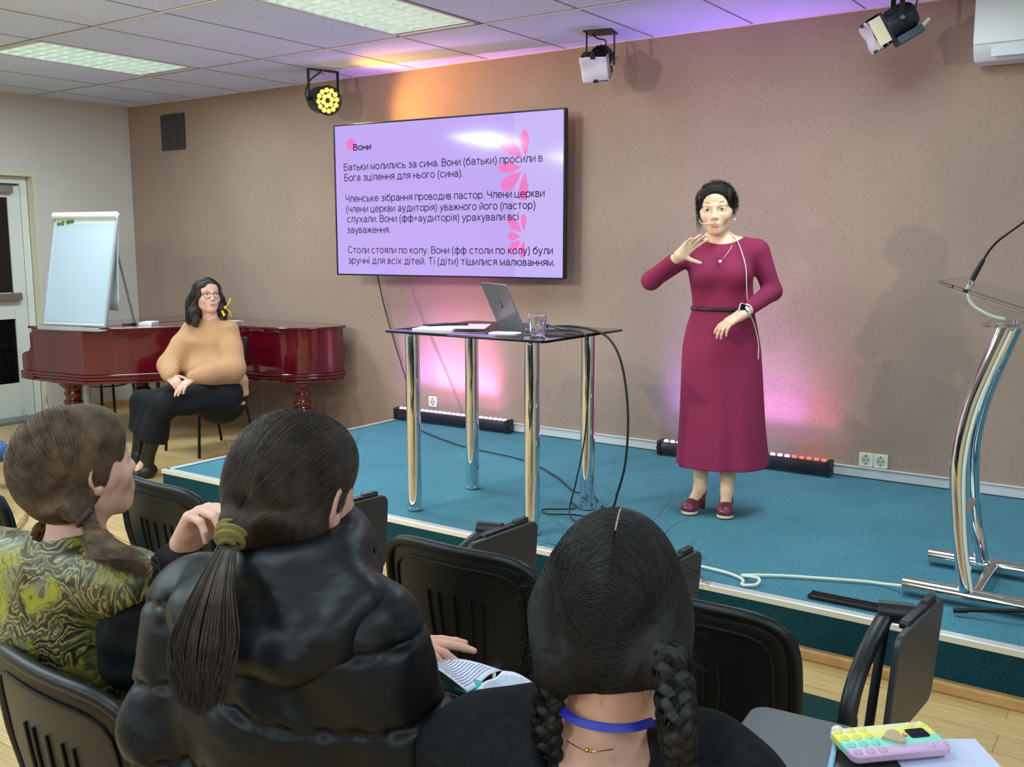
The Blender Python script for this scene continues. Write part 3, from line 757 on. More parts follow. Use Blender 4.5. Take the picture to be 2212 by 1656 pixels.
# ------------------------------------------------------------------ lectern
lc = thing('lectern', 'chrome arched lectern with clear acrylic top cut by the right edge', 'lectern', (-.63, 4.04, STAGE))
def L_(p): return (p[0]+.63, p[1]-4.04, p[2]-STAGE)
ya, yb, yt0, yt1 = 3.83, 4.245, 3.86, 4.10
Apts = [(-.625, 3.83, .25), (-.655, 3.83, .44), (-.678, 3.83, .66), (-.676, 3.835, .80), (-.654, 3.845, .94), (-.612, 3.855, 1.08), (-.560, 3.865, 1.235)]
Bpts = [(-.640, 4.25, .25), (-.680, 4.245, .44), (-.694, 4.225, .62), (-.690, 4.19, .76), (-.655, 4.13, .93), (-.60, 4.06, 1.09), (-.545, 4.0, 1.235)]
MB().tube([L_(p) for p in spline(Apts, 6)], .027, 20).build('column', M['chrome'], lc)
MB().tube([L_(p) for p in spline(Bpts, 6)], .027, 20).build('column', M['chrome'], lc)
for y in (ya, yb+.02): MB().cyl(L_((-.845, y, .232)), L_((.02, y, .232)), .031, seg=24).build('foot', M['chrome'], lc)
MB().cyl(L_((-.60, ya, .235)), L_((-.60, yb+.02, .235)), .02, seg=18).build('crossbar', M['chrome'], lc)
MB().cyl(L_((-.672, ya, .50)), L_((-.684, yb, .50)), .014, seg=14).build('crossbar', M['chrome'], lc)
MB().rbox(L_((-.555, 3.93, 1.243)), (.075, .13, .006), .01).build('mount_plate', M['acrylic'], lc, bevel=.001)
PM = Matrix.Translation(Vector(L_((-.560, 4.02, 1.325)))) @ Matrix.Rotation(math.radians(17.5), 4, 'Y')
b = MB(); b.rbox((0, 0, 0), (.225, .25, .006), .012, M=PM); b.build('reading_plate', M['acrylic'], lc, bevel=.0015)
b = MB(); b.box((.215, 0, .016), (.005, .25, .014), M=PM); b.build('ledge', M['acrylic'], lc, bevel=.001)
for y in (3.83, 4.20):
    b = MB(); P0, P1 = L_((-.73, y, 1.352)), L_((-.737, y, 1.335)); pts = [(-.10, .026), (-.107, .012), (.02, -.078), (.16, -.078), (.19, -.062)]
    b.prism([(-.725+.63, 1.350-STAGE), (-.733+.63, 1.333-STAGE), (-.60+.63, 1.248-STAGE), (-.45+.63, 1.248-STAGE), (-.42+.63, 1.262-STAGE)], .004, (0, y-4.04, 0), (0, 2, 1)); b.build('side_panel', M['acrylic'], lc, smooth=False)
for x, y in ((-.53, 3.88), (-.585, 3.97)):
    MB().cyl(L_((x, y, 1.247)), L_((x, y, 1.262)), .009, seg=12).build('bolt', M['chrome'], lc)
tag(MB().tube(spline([(-1.66, 3.66, .206), (-1.565, 3.655, .206), (-1.47, 3.64, .206), (-1.40, 3.60, .206), (-1.38, 3.545, .206), (-1.335, 3.575, .207), (-1.345, 3.625, .216), (-1.42, 3.645, .208), (-1.29, 3.735, .206), (-1.14, 3.80, .206), (-1.0, 3.855, .206), (-.93, 3.87, .206), (-.845, 3.835, .225)], 8), .006, 8).build('cable', M['cable_white']),
    'white cable with one loop lying along the front of the stage', 'cable')
MB().tube([L_(p) for p in spline([(-.60, 3.80, .262), (-.632, 3.802, .44), (-.651, 3.802, .66), (-.648, 3.806, .80), (-.626, 3.818, .94), (-.585, 3.83, 1.08), (-.535, 3.84, 1.225)], 6)], .006, 8).build('microphone_cable', M['cable_white'], lc)
# gooseneck microphone on the lectern
gm_ = thing('gooseneck_microphone', 'black gooseneck microphone rising from the clear lectern top', 'microphone', (-.708, 4.0, 1.375))
G = lambda p: (p[0]+.708, p[1]-4.0, p[2]-1.375)
MB().lathe([(.015, -.004), (.015, .006), (.010, .008), (.010, .03)], (0, 0, 0), 16).build('holder', M['chrome_soft'], gm_)
MB().tube([G(p) for p in [(-.703, 4.0, 1.395), (-.69, 4.0, 1.425), (-.668, 4.0, 1.471)]], [.0105, .010, .0075], 14).build('handle', M['black'], gm_)
MB().tube([G(p) for p in spline([(-.668, 4.0, 1.471), (-.650, 4.0, 1.505), (-.620, 4.0, 1.542), (-.575, 4.0, 1.58), (-.50, 4.0, 1.64), (-.43, 4.0, 1.68)], 6)], .0042, 10).build('neck', M['black_metal'], gm_)
MB().tube([G((-.43, 4.0, 1.68)), G((-.37, 4.0, 1.71))], .008, 12).build('capsule', M['black'], gm_)
MB().tube([G(p) for p in spline([(-.707, 4.0, 1.365), (-.712, 4.0, 1.335), (-.69, 3.99, 1.30), (-.63, 3.97, 1.268), (-.575, 3.95, 1.256)], 6)], .006, 8).build('cable', M['cable_white'], gm_)
# tripod of a microphone stand by the lectern
ms = thing('microphone_stand', 'black tripod foot of a stand in front of the lectern at the right edge', 'stand', (-.20, 3.80, STAGE))
S_ = lambda p: (p[0]+.20, p[1]-3.80, p[2]-STAGE)
for a, b_ in (((-.642, 3.705, .2165), (-.20, 3.80, .275)), ((-.10, 3.50, .2165), (-.20, 3.80, .275)), ((.15, 4.1, .2165), (-.20, 3.80, .275))):
    lg = MB().tube([S_(a), S_(b_)], .0085, 12).build('leg', M['black_metal'], ms)
    d = (Vector(b_)-Vector(a)).normalized()
    MB().tube([S_(a), S_(Vector(a)+d*.05)], [.013, .012], 12).build('rubber_foot', M['black'], lg)
MB().lathe([(.02, .055), (.022, .06), (.022, .12), (.012, .125), (.011, .9), (.0, .9)], (0, 0, 0), 16).build('pole', M['black_metal'], ms)

# ------------------------------------------------------------------ ceiling spots with paper diffusers
M['diffuser'] = flat('diffuser_paper', (226, 222, 230), .75, Transmission_Weight=.15)
def stage_spot(loc, rz, tilt, label, light=None):
    """yoke hung spot; the can points along local -Y tilted down"""
    t = thing('stage_spotlight', label, 'light', loc, rz, 'black stage spotlights under the ceiling'); t.scale = (.88, .88, .88)
    drop = .185
    MB().box((0, 0, -.004), (.10, .09, .004)).build('ceiling_plate', M['black_metal'], t, bevel=.002)
    for s in (-1, 1):
        MB().box((s*.098, 0, -.115), (.003, .014, .11)).build('yoke_arm', M['black_metal'], t, bevel=.001)
        MB().tube([(s*.085, 0, -drop), (s*.125, 0, -drop)], .012, 12).build('yoke_knob', M['chrome_soft'], t)
    TM = Matrix.Translation((0, 0, -drop)) @ Matrix.Rotation(tilt, 4, 'X')
    c = MB(); prof = [(.03, .10), (.062, .10), (.072, .085), (.076, .06), (.078, -.05), (.085, -.055), (.085, -.075)]
    RM = TM @ Matrix.Rotation(PI/2, 4, 'X') @ Matrix.Scale(-1, 4, Vector((0, 0, 1)))
    vs_c = MB(); vs_c.lathe(prof, (0, 0, 0), 28, M=TM @ Matrix.Rotation(-PI/2, 4, 'X'))
    can = vs_c.build('can', flat('can_grey', (44, 46, 54), .45, .4), t)
    f = MB()
    for k in range(9):
        a = math.radians(-75+k*18.75); f.box((.079*math.sin(a), .015, .079*math.cos(a)), (.0035, .05, .006), M=TM @ Matrix.Rotation(0, 4, 'Y'))
    f.build('cooling_fins', M['black_metal'], can, smooth=False)
    MB().tube(spline([(0, .09, -drop+.05), (.01, .10, -drop+.14), (-.04, .06, -.03), (-.06, .02, -.008)], 5), .005, 6).build('power_cable', M['cable_black'], t)
    # barn door frame, side box, paper sheet with clips
    b = MB()
    for s in (-1, 1): b.box((s*.084, -.085, 0), (.003, .012, .084), M=TM); b.box((0, -.085, s*.084), (.087, .012, .003), M=TM)
    b.build('filter_frame', M['black_metal'], t, smooth=False)
    for s, nm in ((1, 'top'), (-1, 'bottom')):
        MB().box((0, -.125, s*.088), (.085, .034, .0015), M=TM).build('barn_door', M['black_metal'], t)
    for s in (-1, 1): MB().box((s*.088, -.125, 0), (.0015, .034, .075), M=TM).build('barn_door', flat('barn_inner', (196, 176, 150), .5), t)
    g = MB()
    def pap(u, v):
        x = (u-.5)*.19*(1-.06*(1-v)); z = (v-.5)*.175-.006
        return (x, -.163-.008*math.sin(u*5+v*3)-.006*math.sin(v*9-u*2), z)
    g.grid(pap, 14, 14, M=TM); g.build('diffuser_sheet', M['diffuser'], t, solid=.001)
    for z in (-.084, .078):
        cl = MB(); cl.prism([(-.018, -.008), (.018, -.008), (.012, .010), (-.012, .010)], .009, (0, -.168, z), (0, 2, 1), M=TM)
        k = cl.build('binder_clip', M['black'], t, smooth=False)
        w_ = MB(); s = -1 if z < 0 else 1
        w_.tube([TM @ Vector((-.007, -.168, z+s*.006)), TM @ Vector((-.009, -.168, z+s*.03)), TM @ Vector((0, -.168, z+s*.037)), TM @ Vector((.009, -.168, z+s*.03)), TM @ Vector((.007, -.168, z+s*.006))], .0012, 6)
        w_.build('clip_wire', M['chrome'], k)
    bx = MB(); bx.box((0, .02, -.098), (.055, .075, .022), M=TM); bx.build('power_box', flat('box_slate', (66, 72, 80), .5, .2), t, bevel=.004)
    cn = MB(); cn.tube([TM @ Vector((.02, .10, -.09)), TM @ Vector((.02, .15, -.075))], .012, 12); cn.build('plug', flat('plug_ivory', (206, 200, 190), .5), t)
    return t
stage_spot((-3.08, 5.33, ZC), math.radians(14), math.radians(30), 'black stage spotlight with paper diffuser above the right end of the television')
stage_spot((-1.33, 5.20, ZC-.02), math.radians(-62), math.radians(30), 'black stage spotlight with paper diffuser beside the air conditioner')
MB().box((-1.33, 5.20, ZC-.01), (.03, .03, .012)).build('mounting_block', M['black_metal'], None); tag(COL.objects['mounting_block'], 'small black ceiling mount above the spotlight by the air conditioner', 'mount')

# ------------------------------------------------------------------ yellow LED par light
pr_ = thing('par_light', 'round black led par light glowing yellow beside the television', 'light', (-5.42, 5.30, ZC))
dirv = Vector((.94, -.30, -.15)).normalized()
PQ = dirv.to_track_quat('Z', 'Y').to_matrix().to_4x4(); PC = Vector((0.02, 0, -.215)); PM4 = Matrix.Translation(PC) @ PQ
MB().lathe([(.02, -.13), (.06, -.125), (.088, -.10), (.098, -.06), (.102, .06), (.106, .065), (.106, .078), (.097, .078), (.095, .06), (.0, .058)], (0, 0, 0), 36, M=PM4).build('housing', flat('par_body', (34, 33, 32), .4, .3), pr_)
sx = Vector((dirv.y, -dirv.x, 0)).normalized()
for s in (-1, 1):
    a = PC+sx*s*.118; MB().box((0, 0, 0), (.003, .016, .11), M=Matrix.Translation((a.x, a.y, -.11)) @ Matrix.Rotation(math.atan2(sx.y, sx.x), 4, 'Z')).build('yoke_arm', M['black_metal'], pr_)
    MB().tube([PC+sx*s*.10, PC+sx*s*.14], .014, 12).build('yoke_knob', M['black'], pr_)
MB().box((0, 0, 0), (.121, .016, .003), M=Matrix.Translation((PC.x, PC.y, -.005)) @ Matrix.Rotation(math.atan2(sx.y, sx.x), 4, 'Z')).build('yoke_bar', M['black_metal'], pr_)
MB().tube([(PC.x, PC.y, 0), (PC.x, PC.y, -.03)], .012, 12).build('hook_bolt', M['chrome_soft'], pr_)
MB().tube(spline([PC+Vector((-.12, .02, -.02)), PC+Vector((-.19, .0, .05)), PC+Vector((-.14, .0, .15)), PC+Vector((-.02, .0, .205))], 6), .006, 8).build('power_cable', M['cable_black'], pr_)
MB().tube([PC+Vector((-.115, .02, -.035)), PC+Vector((-.165, .01, -.01))], .014, 12).build('power_connector', flat('connector_blue', (70, 84, 170), .4), pr_)
M['led_yellow'] = emit('led_yellow', (255, 214, 60), 7.0)
for ring, n in ((.036, 6), (.074, 12)):
    for k in range(n):
        a = 2*PI*(k+.3)/n; MB().ball((ring*math.cos(a), ring*math.sin(a), .066), (.0165, .0165, .010), 8, M=PM4).build('led', M['led_yellow'], pr_)
ol = bpy.data.lights.new('par_beam', 'SPOT'); ol.energy = 95; ol.color = (1.0, .44, .07); ol.spot_size = math.radians(105); ol.spot_blend = .9; ol.shadow_soft_size = .06
oo = link('par_beam', ol, pr_); oo.location = PC+dirv*.10; oo.rotation_euler = Vector((.95, .20, -.10)).to_track_quat('-Z', 'Y').to_euler()

# ------------------------------------------------------------------ air conditioner
ac = thing('air_conditioner', 'white wall air conditioner unit in the upper right corner', 'air conditioner', (-.60, YW, 2.575))
M['ac'] = flat('ac_white', (224, 228, 228), .35)
b = MB(); b.prism([(-.002, -.15), (-.15, -.15), (-.19, -.115), (-.205, -.08), (-.205, .15), (-.19, .165), (-.002, .165)], .425, (0, 0, 0), (1, 2, 0)); b.build('casing', M['ac'], ac, bevel=.008, bseg=3)
MB().rbox((0, -.209, .045), (.424, .005, .118), .012, axis='Y').build('front_panel', M['ac'], ac, bevel=.003)
b = MB(); b.rbox((.03, -.206, -.108), (.37, .006, .03), .006, axis='Y'); b.build('flap', flat('ac_flap', (214, 218, 220), .35), ac, bevel=.002)
# ------------------------------------------------------------------ grand piano
M['piano'] = flat('mahogany_lacquer', (94, 10, 24), .10, coat=.7, spec=.5)
M['piano_dark'] = flat('mahogany_dark', (74, 16, 24), .16, coat=.5)
pn = thing('grand_piano', 'dark red lacquered grand piano with closed lid and turned legs', 'piano', (-6.6, 4.9, 0))
LZ = .90
out = [(-7.42, 4.06), (-6.84, 4.14)] + [tuple(p)[:2] for p in spline([(-6.72, 4.27, 0), (-6.52, 4.55, 0), (-6.30, 4.86, 0), (-6.05, 5.00, 0), (-5.83, 5.02, 0), (-5.63, 5.07, 0), (-5.47, 5.20, 0), (-5.41, 5.36, 0), (-5.43, 5.50, 0)], 6)] + [(-5.52, 5.56), (-7.42, 5.56)]
def inset(poly, d):
    c = []
    n = len(poly)
    for i in range(n):
        a, b_, e = Vector(poly[i-1]), Vector(poly[i]), Vector(poly[(i+1) % n])
        t = ((b_-a).normalized()+(e-b_).normalized()).normalized(); c.append((b_.x-t.y*d, b_.y+t.x*d))
    return c
def slab(z0, z1, d, name, mat, bev=.004):
    pts = [(x+6.6, y-4.9) for x, y in inset(out, d)]
    return MB().prism(pts, (z1-z0)/2, (0, 0, (z0+z1)/2)).build(name, mat, pn, bevel=bev, ang=30)
lid_ = slab(LZ-.018, LZ, -.004, 'lid', M['piano'], .006)
MB().box((-.25, -.62+.6, LZ+.0008), (.003, .64, .0012)).build('lid_hinge', M['piano_dark'], lid_, smooth=False)
slab(.545, LZ-.0185, .022, 'rim', M['piano'], .003)
mo = slab(.525, .545, .0, 'moulding', M['piano'], .006); slab(.50, .5245, .006, 'moulding', M['piano'], .008); slab(.47, .4995, .022, 'moulding', M['piano'], .008)
# keyboard cheeks and key bed to the left
for y in (4.08, 5.53):
    MB().prism([(-7.40+6.6, .545), (-7.40+6.6, .86), (-7.425+6.6, .84), (-7.43+6.6, .78), (-7.425+6.6, .74), (-7.46+6.6, .70), (-7.52+6.6, .69), (-7.555+6.6, .675), (-7.565+6.6, .64), (-7.56+6.6, .60), (-7.56+6.6, .545)], .028, (0, y-4.9+.02, 0), (0, 2, 1)).build('cheek', M['piano'], pn, bevel=.006)
MB().box((-7.49+6.6, 4.82-4.9, .51), (.085, .76, .034)).build('key_bed', M['piano'], pn, bevel=.008)
MB().box((-7.48+6.6, 4.82-4.9, .56), (.07, .69, .016)).build('keys', flat('ivory_keys', (226, 220, 204), .3), pn)
def piano_leg(x, y):
    z = .47
    prof = [(.05, .0), (.05, .03), (.068, .055), (.072, .09), (.058, .12), (.05, .14), (.075, .16), (.092, .185), (.092, .2), (.066, .222), (.06, .235), (.072, .25), (.072, .262), (.056, .278), (.052, .30), (.066, .318), (.068, .33), (.056, .348), (.06, .362), (.085, .385), (.10, .40), (.10, .415), (.115, .42), (.115, .43)]
    lg = MB().lathe([(r, zz+.04) for r, zz in prof], (x+6.6, y-4.9, 0), 32).build('leg', M['piano'], pn, ang=50)
    MB().box((x+6.6, y-4.9, .462), (.15, .12, .009)).build('leg_capital', M['piano'], lg, bevel=.008)
    MB().lathe([(.0, 0), (.022, .0), (.024, .02), (.022, .042)], (x+6.6, y-4.9, 0), 16).build('caster', flat('brass', (196, 150, 70), .3, .9), lg)
piano_leg(-7.21, 4.27); piano_leg(-5.68, 5.26); piano_leg(-7.36, 4.99)
b = MB(); b.box((-6.95+6.6, 4.86-4.9, .30), (.012, .012, .18)); b.box((-6.95+6.6, 4.98-4.9, .30), (.012, .012, .18)); b.box((-6.95+6.6, 4.92-4.9, .12), (.02, .11, .02)); b.build('pedal_lyre', M['piano_dark'], pn, bevel=.004)
# things on the piano
fl = thing('flip_chart', 'white flip chart board with a sheet standing on the red piano', 'flip chart', (-6.98, 4.18, LZ), math.radians(14))
FT = math.radians(13); FM = Matrix.Translation((0, 0, .02)) @ Matrix.Rotation(-FT, 4, 'X')
FW, FH = .30, .84
MB().box((0, .004, FH/2), (FW, .008, FH/2), M=FM).build('board', M['white'], fl, bevel=.002)
b = MB()
for s in (-1, 1): b.box((s*(FW+.006), .0, FH/2), (.008, .012, FH/2+.004), M=FM)
b.box((0, 0, -.004), (FW+.012, .012, .007), M=FM); b.build('frame', flat('chart_frame', (176, 182, 190), .35, .5), fl, bevel=.002)
b = MB(); b.tube([FM @ Vector((-FW-.01, -.014, FH+.0)), FM @ Vector((FW+.01, -.014, FH+.0))], .026, 18); b.build('clamp_bar', M['white'], fl, bevel=.004)
b = MB(); b.box((0, -.0075, FH/2-.02), (FW-.012, .001, FH/2-.04), M=FM); sh = b.build('paper_sheet', flat('chart_paper', (178, 192, 204), .6), fl, smooth=False)
b = MB()
for x, z, r, in ((-.255, .775, .018), (-.215, .78, .022), (-.165, .79, .022), (-.128, .795, .018)):
    ring = [FM @ Vector((x+r*1.1*math.cos(2*PI*k/14), -.0093, z+r*math.sin(2*PI*k/14)*.8)) for k in range(14)]; b.add(ring, [tuple(range(14))])
b.build('sheet_leaf_print', flat('leaf_green', (58, 120, 74), .7), sh, smooth=False)
b = MB()
for x, z, r in ((-.275, .80, .013), (-.235, .805, .012), (-.19, .778, .012)):
    ring = [FM @ Vector((x+r*math.cos(2*PI*k/14), -.0096, z+r*math.sin(2*PI*k/14))) for k in range(14)]; b.add(ring, [tuple(range(14))])
b.build('sheet_flower_print', flat('leaf_yellow', (222, 210, 96), .7), sh, smooth=False)
b = MB(); b.box((.02, -.045, -.012), (FW, .04, .005)); b.box((.02, -.083, .0), (FW, .003, .012)); b.build('pen_tray', flat('tray_grey', (190, 194, 198), .4, .4), fl, bevel=.002)
for s in (-1, 1): MB().tube([FM @ Vector((s*.22, .02, FH-.06)), (s*.22, .40, .004)], .009, 10).build('prop', flat('prop_grey', (150, 154, 160), .4, .6), fl)
b = MB(); b.grid(lambda u, v: (.05+.26*u, .018+.10*u*0+.09*(1-v)+.012*math.sin(9*u+3*v), FH*.16+FH*.80*v+.12*0), 10, 8, M=FM); b.build('turned_pages', flat('chart_pages', (196, 202, 216), .7), fl, solid=.003)
wp = thing('white_pole', 'thick white pole standing on the floor behind the piano legs', 'pole', (-7.42, 4.52, 0))
MB().lathe([(.11, 0), (.11, .012), (.03, .02), (.028, .03)], (0, 0, 0), 24).build('base', M['white'], wp); MB().cyl((0, 0, .03), (0, 0, .465), .026).build('tube', M['white'], wp)
sheet('napkin_pack', 'small white pack of paper lying on the piano near the flip chart', 'papers', -6.74, 4.66, LZ+.001, .10, .16, math.radians(35), M['paper'], .022)
pe = thing('marker_pen', 'dark red marker lying on the piano beside the white pack', 'pen', (-6.86, 4.56, LZ+.009), math.radians(60)); MB().tube([(-.05, 0, 0), (.02, 0, 0)], .007, 12).build('barrel', M['piano_dark'], pe); MB().tube([(.021, 0, 0), (.06, 0, 0)], .008, 12).build('cap', M['black'], pe)
bk = thing('book', 'thin pale book on the piano behind the seated woman', 'book', (-6.32, 5.06, LZ+.001), math.radians(20)); MB().box((0, 0, .008), (.09, .12, .007)).build('pages', M['paper'], bk); MB().box((0, 0, .0165), (.092, .122, .0015)).build('cover', flat('book_beige', (214, 196, 176), .6), bk)
# bar stool behind the piano
bs = thing('bar_stool', 'black metal stool with a low back rail behind the piano keyboard', 'stool', (-7.86, 4.98, 0))
for x, y in ((-.17, -.17), (.17, -.17), (-.17, .17), (.17, .17)): MB().tube([(x, y, 0), (x*.8, y*.8, .72)], .012, 10).build('leg', M['black_metal'], bs)
ringp = [(.165*math.cos(2*PI*k/28), .165*math.sin(2*PI*k/28)*1.0, .30) for k in range(29)]
MB().tube(ringp, .007, 8, cap=False).build('foot_ring', M['black_metal'], bs); MB().lathe([(.0, .72), (.17, .72), (.18, .735), (.175, .765), (.0, .775)], (0, 0, 0), 28).build('seat', M['black'], bs)
MB().tube(spline([(-.16, .05, .97), (-.12, -.12, .975), (.05, -.17, .975), (.17, -.08, .97)], 8), .016, 10).build('back_rail', M['black'], bs)
for x, y in ((-.12, -.12), (.12, -.13)): MB().tube([(x*.8, y*.8, .76), (x, y, .97)], .010, 8).build('rail_post', M['black_metal'], bs)

# ------------------------------------------------------------------ plain black chair of the seated woman
def plain_chair(loc, rz, label):
    t = thing('stacking_chair', label, 'chair', loc, rz)
    for s in (-1, 1):
        MB().tube(spline([(s*.215, -.22, 0), (s*.205, -.20, .30), (s*.20, -.185, .43)], 4)+[(s*.2, -.15, .448), (s*.2, .15, .448)], .011, 10).build('leg', M['black_metal'], t)
        MB().tube(spline([(s*.225, .27, 0), (s*.20, .20, .36), (s*.20, .19, .5), (s*.195, .235, .80), (s*.17, .245, .83)], 5), .011, 10).build('leg', M['black_metal'], t)
    b = MB(); b.rbox((0, 0, .465), (.215, .205, .018), .04, 5); b.build('seat', M['black'], t, bevel=.01)
    g = MB(); g.grid(lambda u, v: ((u-.5)*.40, .222+.035*(v-.5)*2*.6-.03*(1-(2*u-1)**2)*0+.012*math.cos(PI*(u-.5)), .56+.28*v), 12, 8); g.build('backrest', M['black'], t, solid=.018)
    return t
plain_chair((-6.0, 4.60, 0), math.radians(-4), 'black stacking chair the woman in the beige sweater sits on')

# ------------------------------------------------------------------ conference chairs with writing tablets
def weave():
    t = NT('green_seat_fabric'); v = t.coord()
    f = t.noise(v, 320, 2); t.l(t.ramp(f, [(.35, srgb(14, 44, 42)), (.65, srgb(34, 80, 74))]), t.b.inputs['Base Color'])
    t.set(Roughness=.9); t.b.inputs['Specular IOR Level'].default_value = .15
    wv = t.n('ShaderNodeTexWave'); wv.inputs['Scale'].default_value = 110; t.l(v, wv.inputs['Vector']); t.bump(wv.outputs[1], .4, .003); return t.m
M['green'] = weave()
M['shell'] = flat('black_shell', (11, 11, 12), .42, spec=.35, bump=.10, nscale=420)
M['tablet'] = flat('tablet_grey', (52, 51, 56), .42)
def back_pt(u, v, y0, dw=0.0, dh=0.0):
    """u across -1..1, v up 0..1 ; a rounded back rest, narrower at the foot"""
    w = (.218+dw)*(.80+.20*min(1, v*2.2)); z = .505-dh+(.325+2*dh)*v
    return Vector((w*u, y0-.045*(v-.15)+.03*u*u*(1)-.012, z))
def back_solid(t_, dw, dh, nu=40, nv=32, bulge=.004, r=.30):
    mb = MB(); L = []
    for sgn in (1, -1):
        for j in range(nv+1):
            for i in range(nu+1):
                u, v = -1+2*i/nu, j/nv
                # squeeze the rectangle to a superellipse outline
                x, y = u, 2*v-1; k = (1-.5*max(abs(x), abs(y))**6*min(abs(x), abs(y))**4*.48)
                p = back_pt(x*k, (y*k+1)/2, 0, dw, dh)
                e = max(abs(x), abs(y)); th = t_*(1-e**10)
                L.append(p+Vector((0, sgn*th+(bulge*(1-e*e) if sgn > 0 else 0), 0)))
    n = (nu+1)*(nv+1); fs = []
    for s in (0, 1):
        for j in range(nv):
            for i in range(nu):
                q = [s*n+j*(nu+1)+i, s*n+j*(nu+1)+i+1, s*n+(j+1)*(nu+1)+i+1, s*n+(j+1)*(nu+1)+i]
                fs.append(tuple(q if s else q[::-1]))
    mb.add(L, fs); return mb
def conference_chair(loc, rz, label, tablet='down', s=1.0):
    t = thing('conference_chair', label, 'chair', loc, rz, 'black conference chairs with writing tablets')
    YB_ = -.235
    o = back_solid(.016, .008, .006).build('back_shell', M['shell'], t, ang=70); o.location = (0, YB_, 0)
    rim = []
    for k in range(110):
        a = 2*PI*k/110; c, s_ = math.cos(a), math.sin(a); e = (abs(c)**5+abs(s_)**5)**(-1/5)
        rim.append(back_pt(c*e*.975, (s_*e*.975+1)/2, YB_-.006, .008, .006))
    rb = MB(); rim.append(rim[0]); rb.tube(rim, .0135, 12, cap=False, up=(0, 1, 0)); rb.build('back_rim', M['shell'], t)
    g = MB()
    for x in (-.075, -.045, .045, .075, 0):
        g.tube([back_pt(x/.21, v, YB_-.0185) for v in (.12, .3, .5, .66)], [.0028, .0034, .0034, .0028], 6)
    pan = []
    for k in range(49):
        a = 2*PI*k/48; c, s_ = math.cos(a), math.sin(a); e = (abs(c)**6+abs(s_)**6)**(-1/6)
        pan.append(back_pt(c*e*.84, (s_*e*.80+1)/2, YB_-.017))
    g.tube(pan, .0035, 6, cap=False, up=(0, 1, 0)); g.build('back_ribs', M['shell'], t)
    f = back_solid(.012, -.006, -.006, bulge=.018).build('back_cushion', M['green'], t, ang=80); f.location = (0, YB_+.022, 0)
    b = MB(); b.rbox((0, .0, .455), (.225, .215, .022), .06, 6); b.build('seat', M['green'], t, bevel=.016, bseg=3)
    b = MB(); b.rbox((0, .0, .424), (.22, .21, .010), .06, 6); b.build('seat_shell', M['shell'], t, bevel=.006)
    for s_ in (-1, 1):
        MB().tube(spline([(s_*.255, .25, 0), (s_*.245, .20, .30), (s_*.24, .16, .425)], 5)+spline([(s_*.24, .10, .437), (s_*.24, -.10, .432)], 4), .0125, 12, flat=.7).build('leg', M['chrome'], t)
        MB().tube(spline([(s_*.255, -.25, 0), (s_*.245, -.19, .30), (s_*.24, -.14, .425)], 5)+spline([(s_*.24, -.10, .434), (s_*.24, .08, .436)], 4), .0125, 12, flat=.7).build('leg', M['chrome'], t)
        MB().tube(spline([(s_*.10, -.10, .405), (s_*.10, -.22, .40), (s_*.10, -.262, .47), (s_*.10, -.258, .56)], 5), .012, 10).build('back_support', M['chrome'], t)
    if tablet is None: return t
    am = MB()
    am.tube(spline([(.262, -.06, .43), (.264, -.065, .52), (.266, -.05, .60), (.268, .0, .655), (.27, .08, .695), (.272, .18, .725)], 6), .019, 12, flat=.75, up=(0, 1, 0))
    am.tube(spline([(.272, .18, .722), (.27, .155, .66), (.268, .12, .56), (.266, .09, .45)], 5), .0105, 10)
    am.tube([(.266, .10, .452), (.262, -.06, .436)], .012, 10)
    am.build('armrest', M['black'], t)
    MB().tube([(.255, .17, .728), (.325, .19, .728)], .024, 14).build('tablet_hinge', M['black'], t)
    if tablet == 'down':
        TMx = Matrix.Translation((.335, .17, .60)) @ Matrix.Rotation(math.radians(4), 4, 'Y') @ Matrix.Rotation(math.radians(-3), 4, 'Z')
        MB().rbox((0, 0, .012), (.007, .155, .125), .03, 5, axis='X', M=TMx).build('writing_tablet', M['tablet'], t, bevel=.003)
        b = MB(); b.rbox((-.012, .02, .135), (.010, .10, .010), .008, 3, axis='X', M=TMx); b.rbox((-.012, .09, .143), (.008, .03, .008), .005, 3, axis='X', M=TMx); b.build('tablet_bracket', M['black'], t, bevel=.002)
    elif tablet == 'open':
        TMx = Matrix.Translation((.075, .22, .745)) @ Matrix.Rotation(math.radians(3), 4, 'Z')
        MB().rbox((0, 0, 0), (.155, .15, .007), .03, 5, M=TMx).build('writing_tablet', M['tablet'], t, bevel=.003)
        MB().tube([(.29, .15, .728), (.20, .18, .733)], .012, 10).build('tablet_bracket', M['black'], t)
    return t
conference_chair((-.785, 2.0, 0), math.radians(-1), 'empty black tablet chair right of the braided girl, by the right front')
conference_chair((-1.372, 2.0, 0), math.radians(1), 'empty black tablet chair between the puffer jacket and the braided girl')
conference_chair((-1.885, 1.99, 0), math.radians(0), 'empty black tablet chair just beyond the face of the woman in the puffer jacket')
conference_chair((-2.46, 1.98, 0), math.radians(-3), 'empty black tablet chair between the floral vest girl and the dark ponytail')
conference_chair((-1.51, 1.10, 0), math.radians(-2), 'black tablet chair the girl in the floral vest sits on', None)
conference_chair((-.99, 1.12, 0), math.radians(0), 'black tablet chair under the woman in the puffer jacket', None)
conference_chair((-.47, 1.18, 0), math.radians(2), 'black tablet chair of the braided girl, its tablet swung open', 'open')
conference_chair((-3.02, 1.66, 0), math.radians(3), 'black tablet chair cut by the left edge of the picture', None)
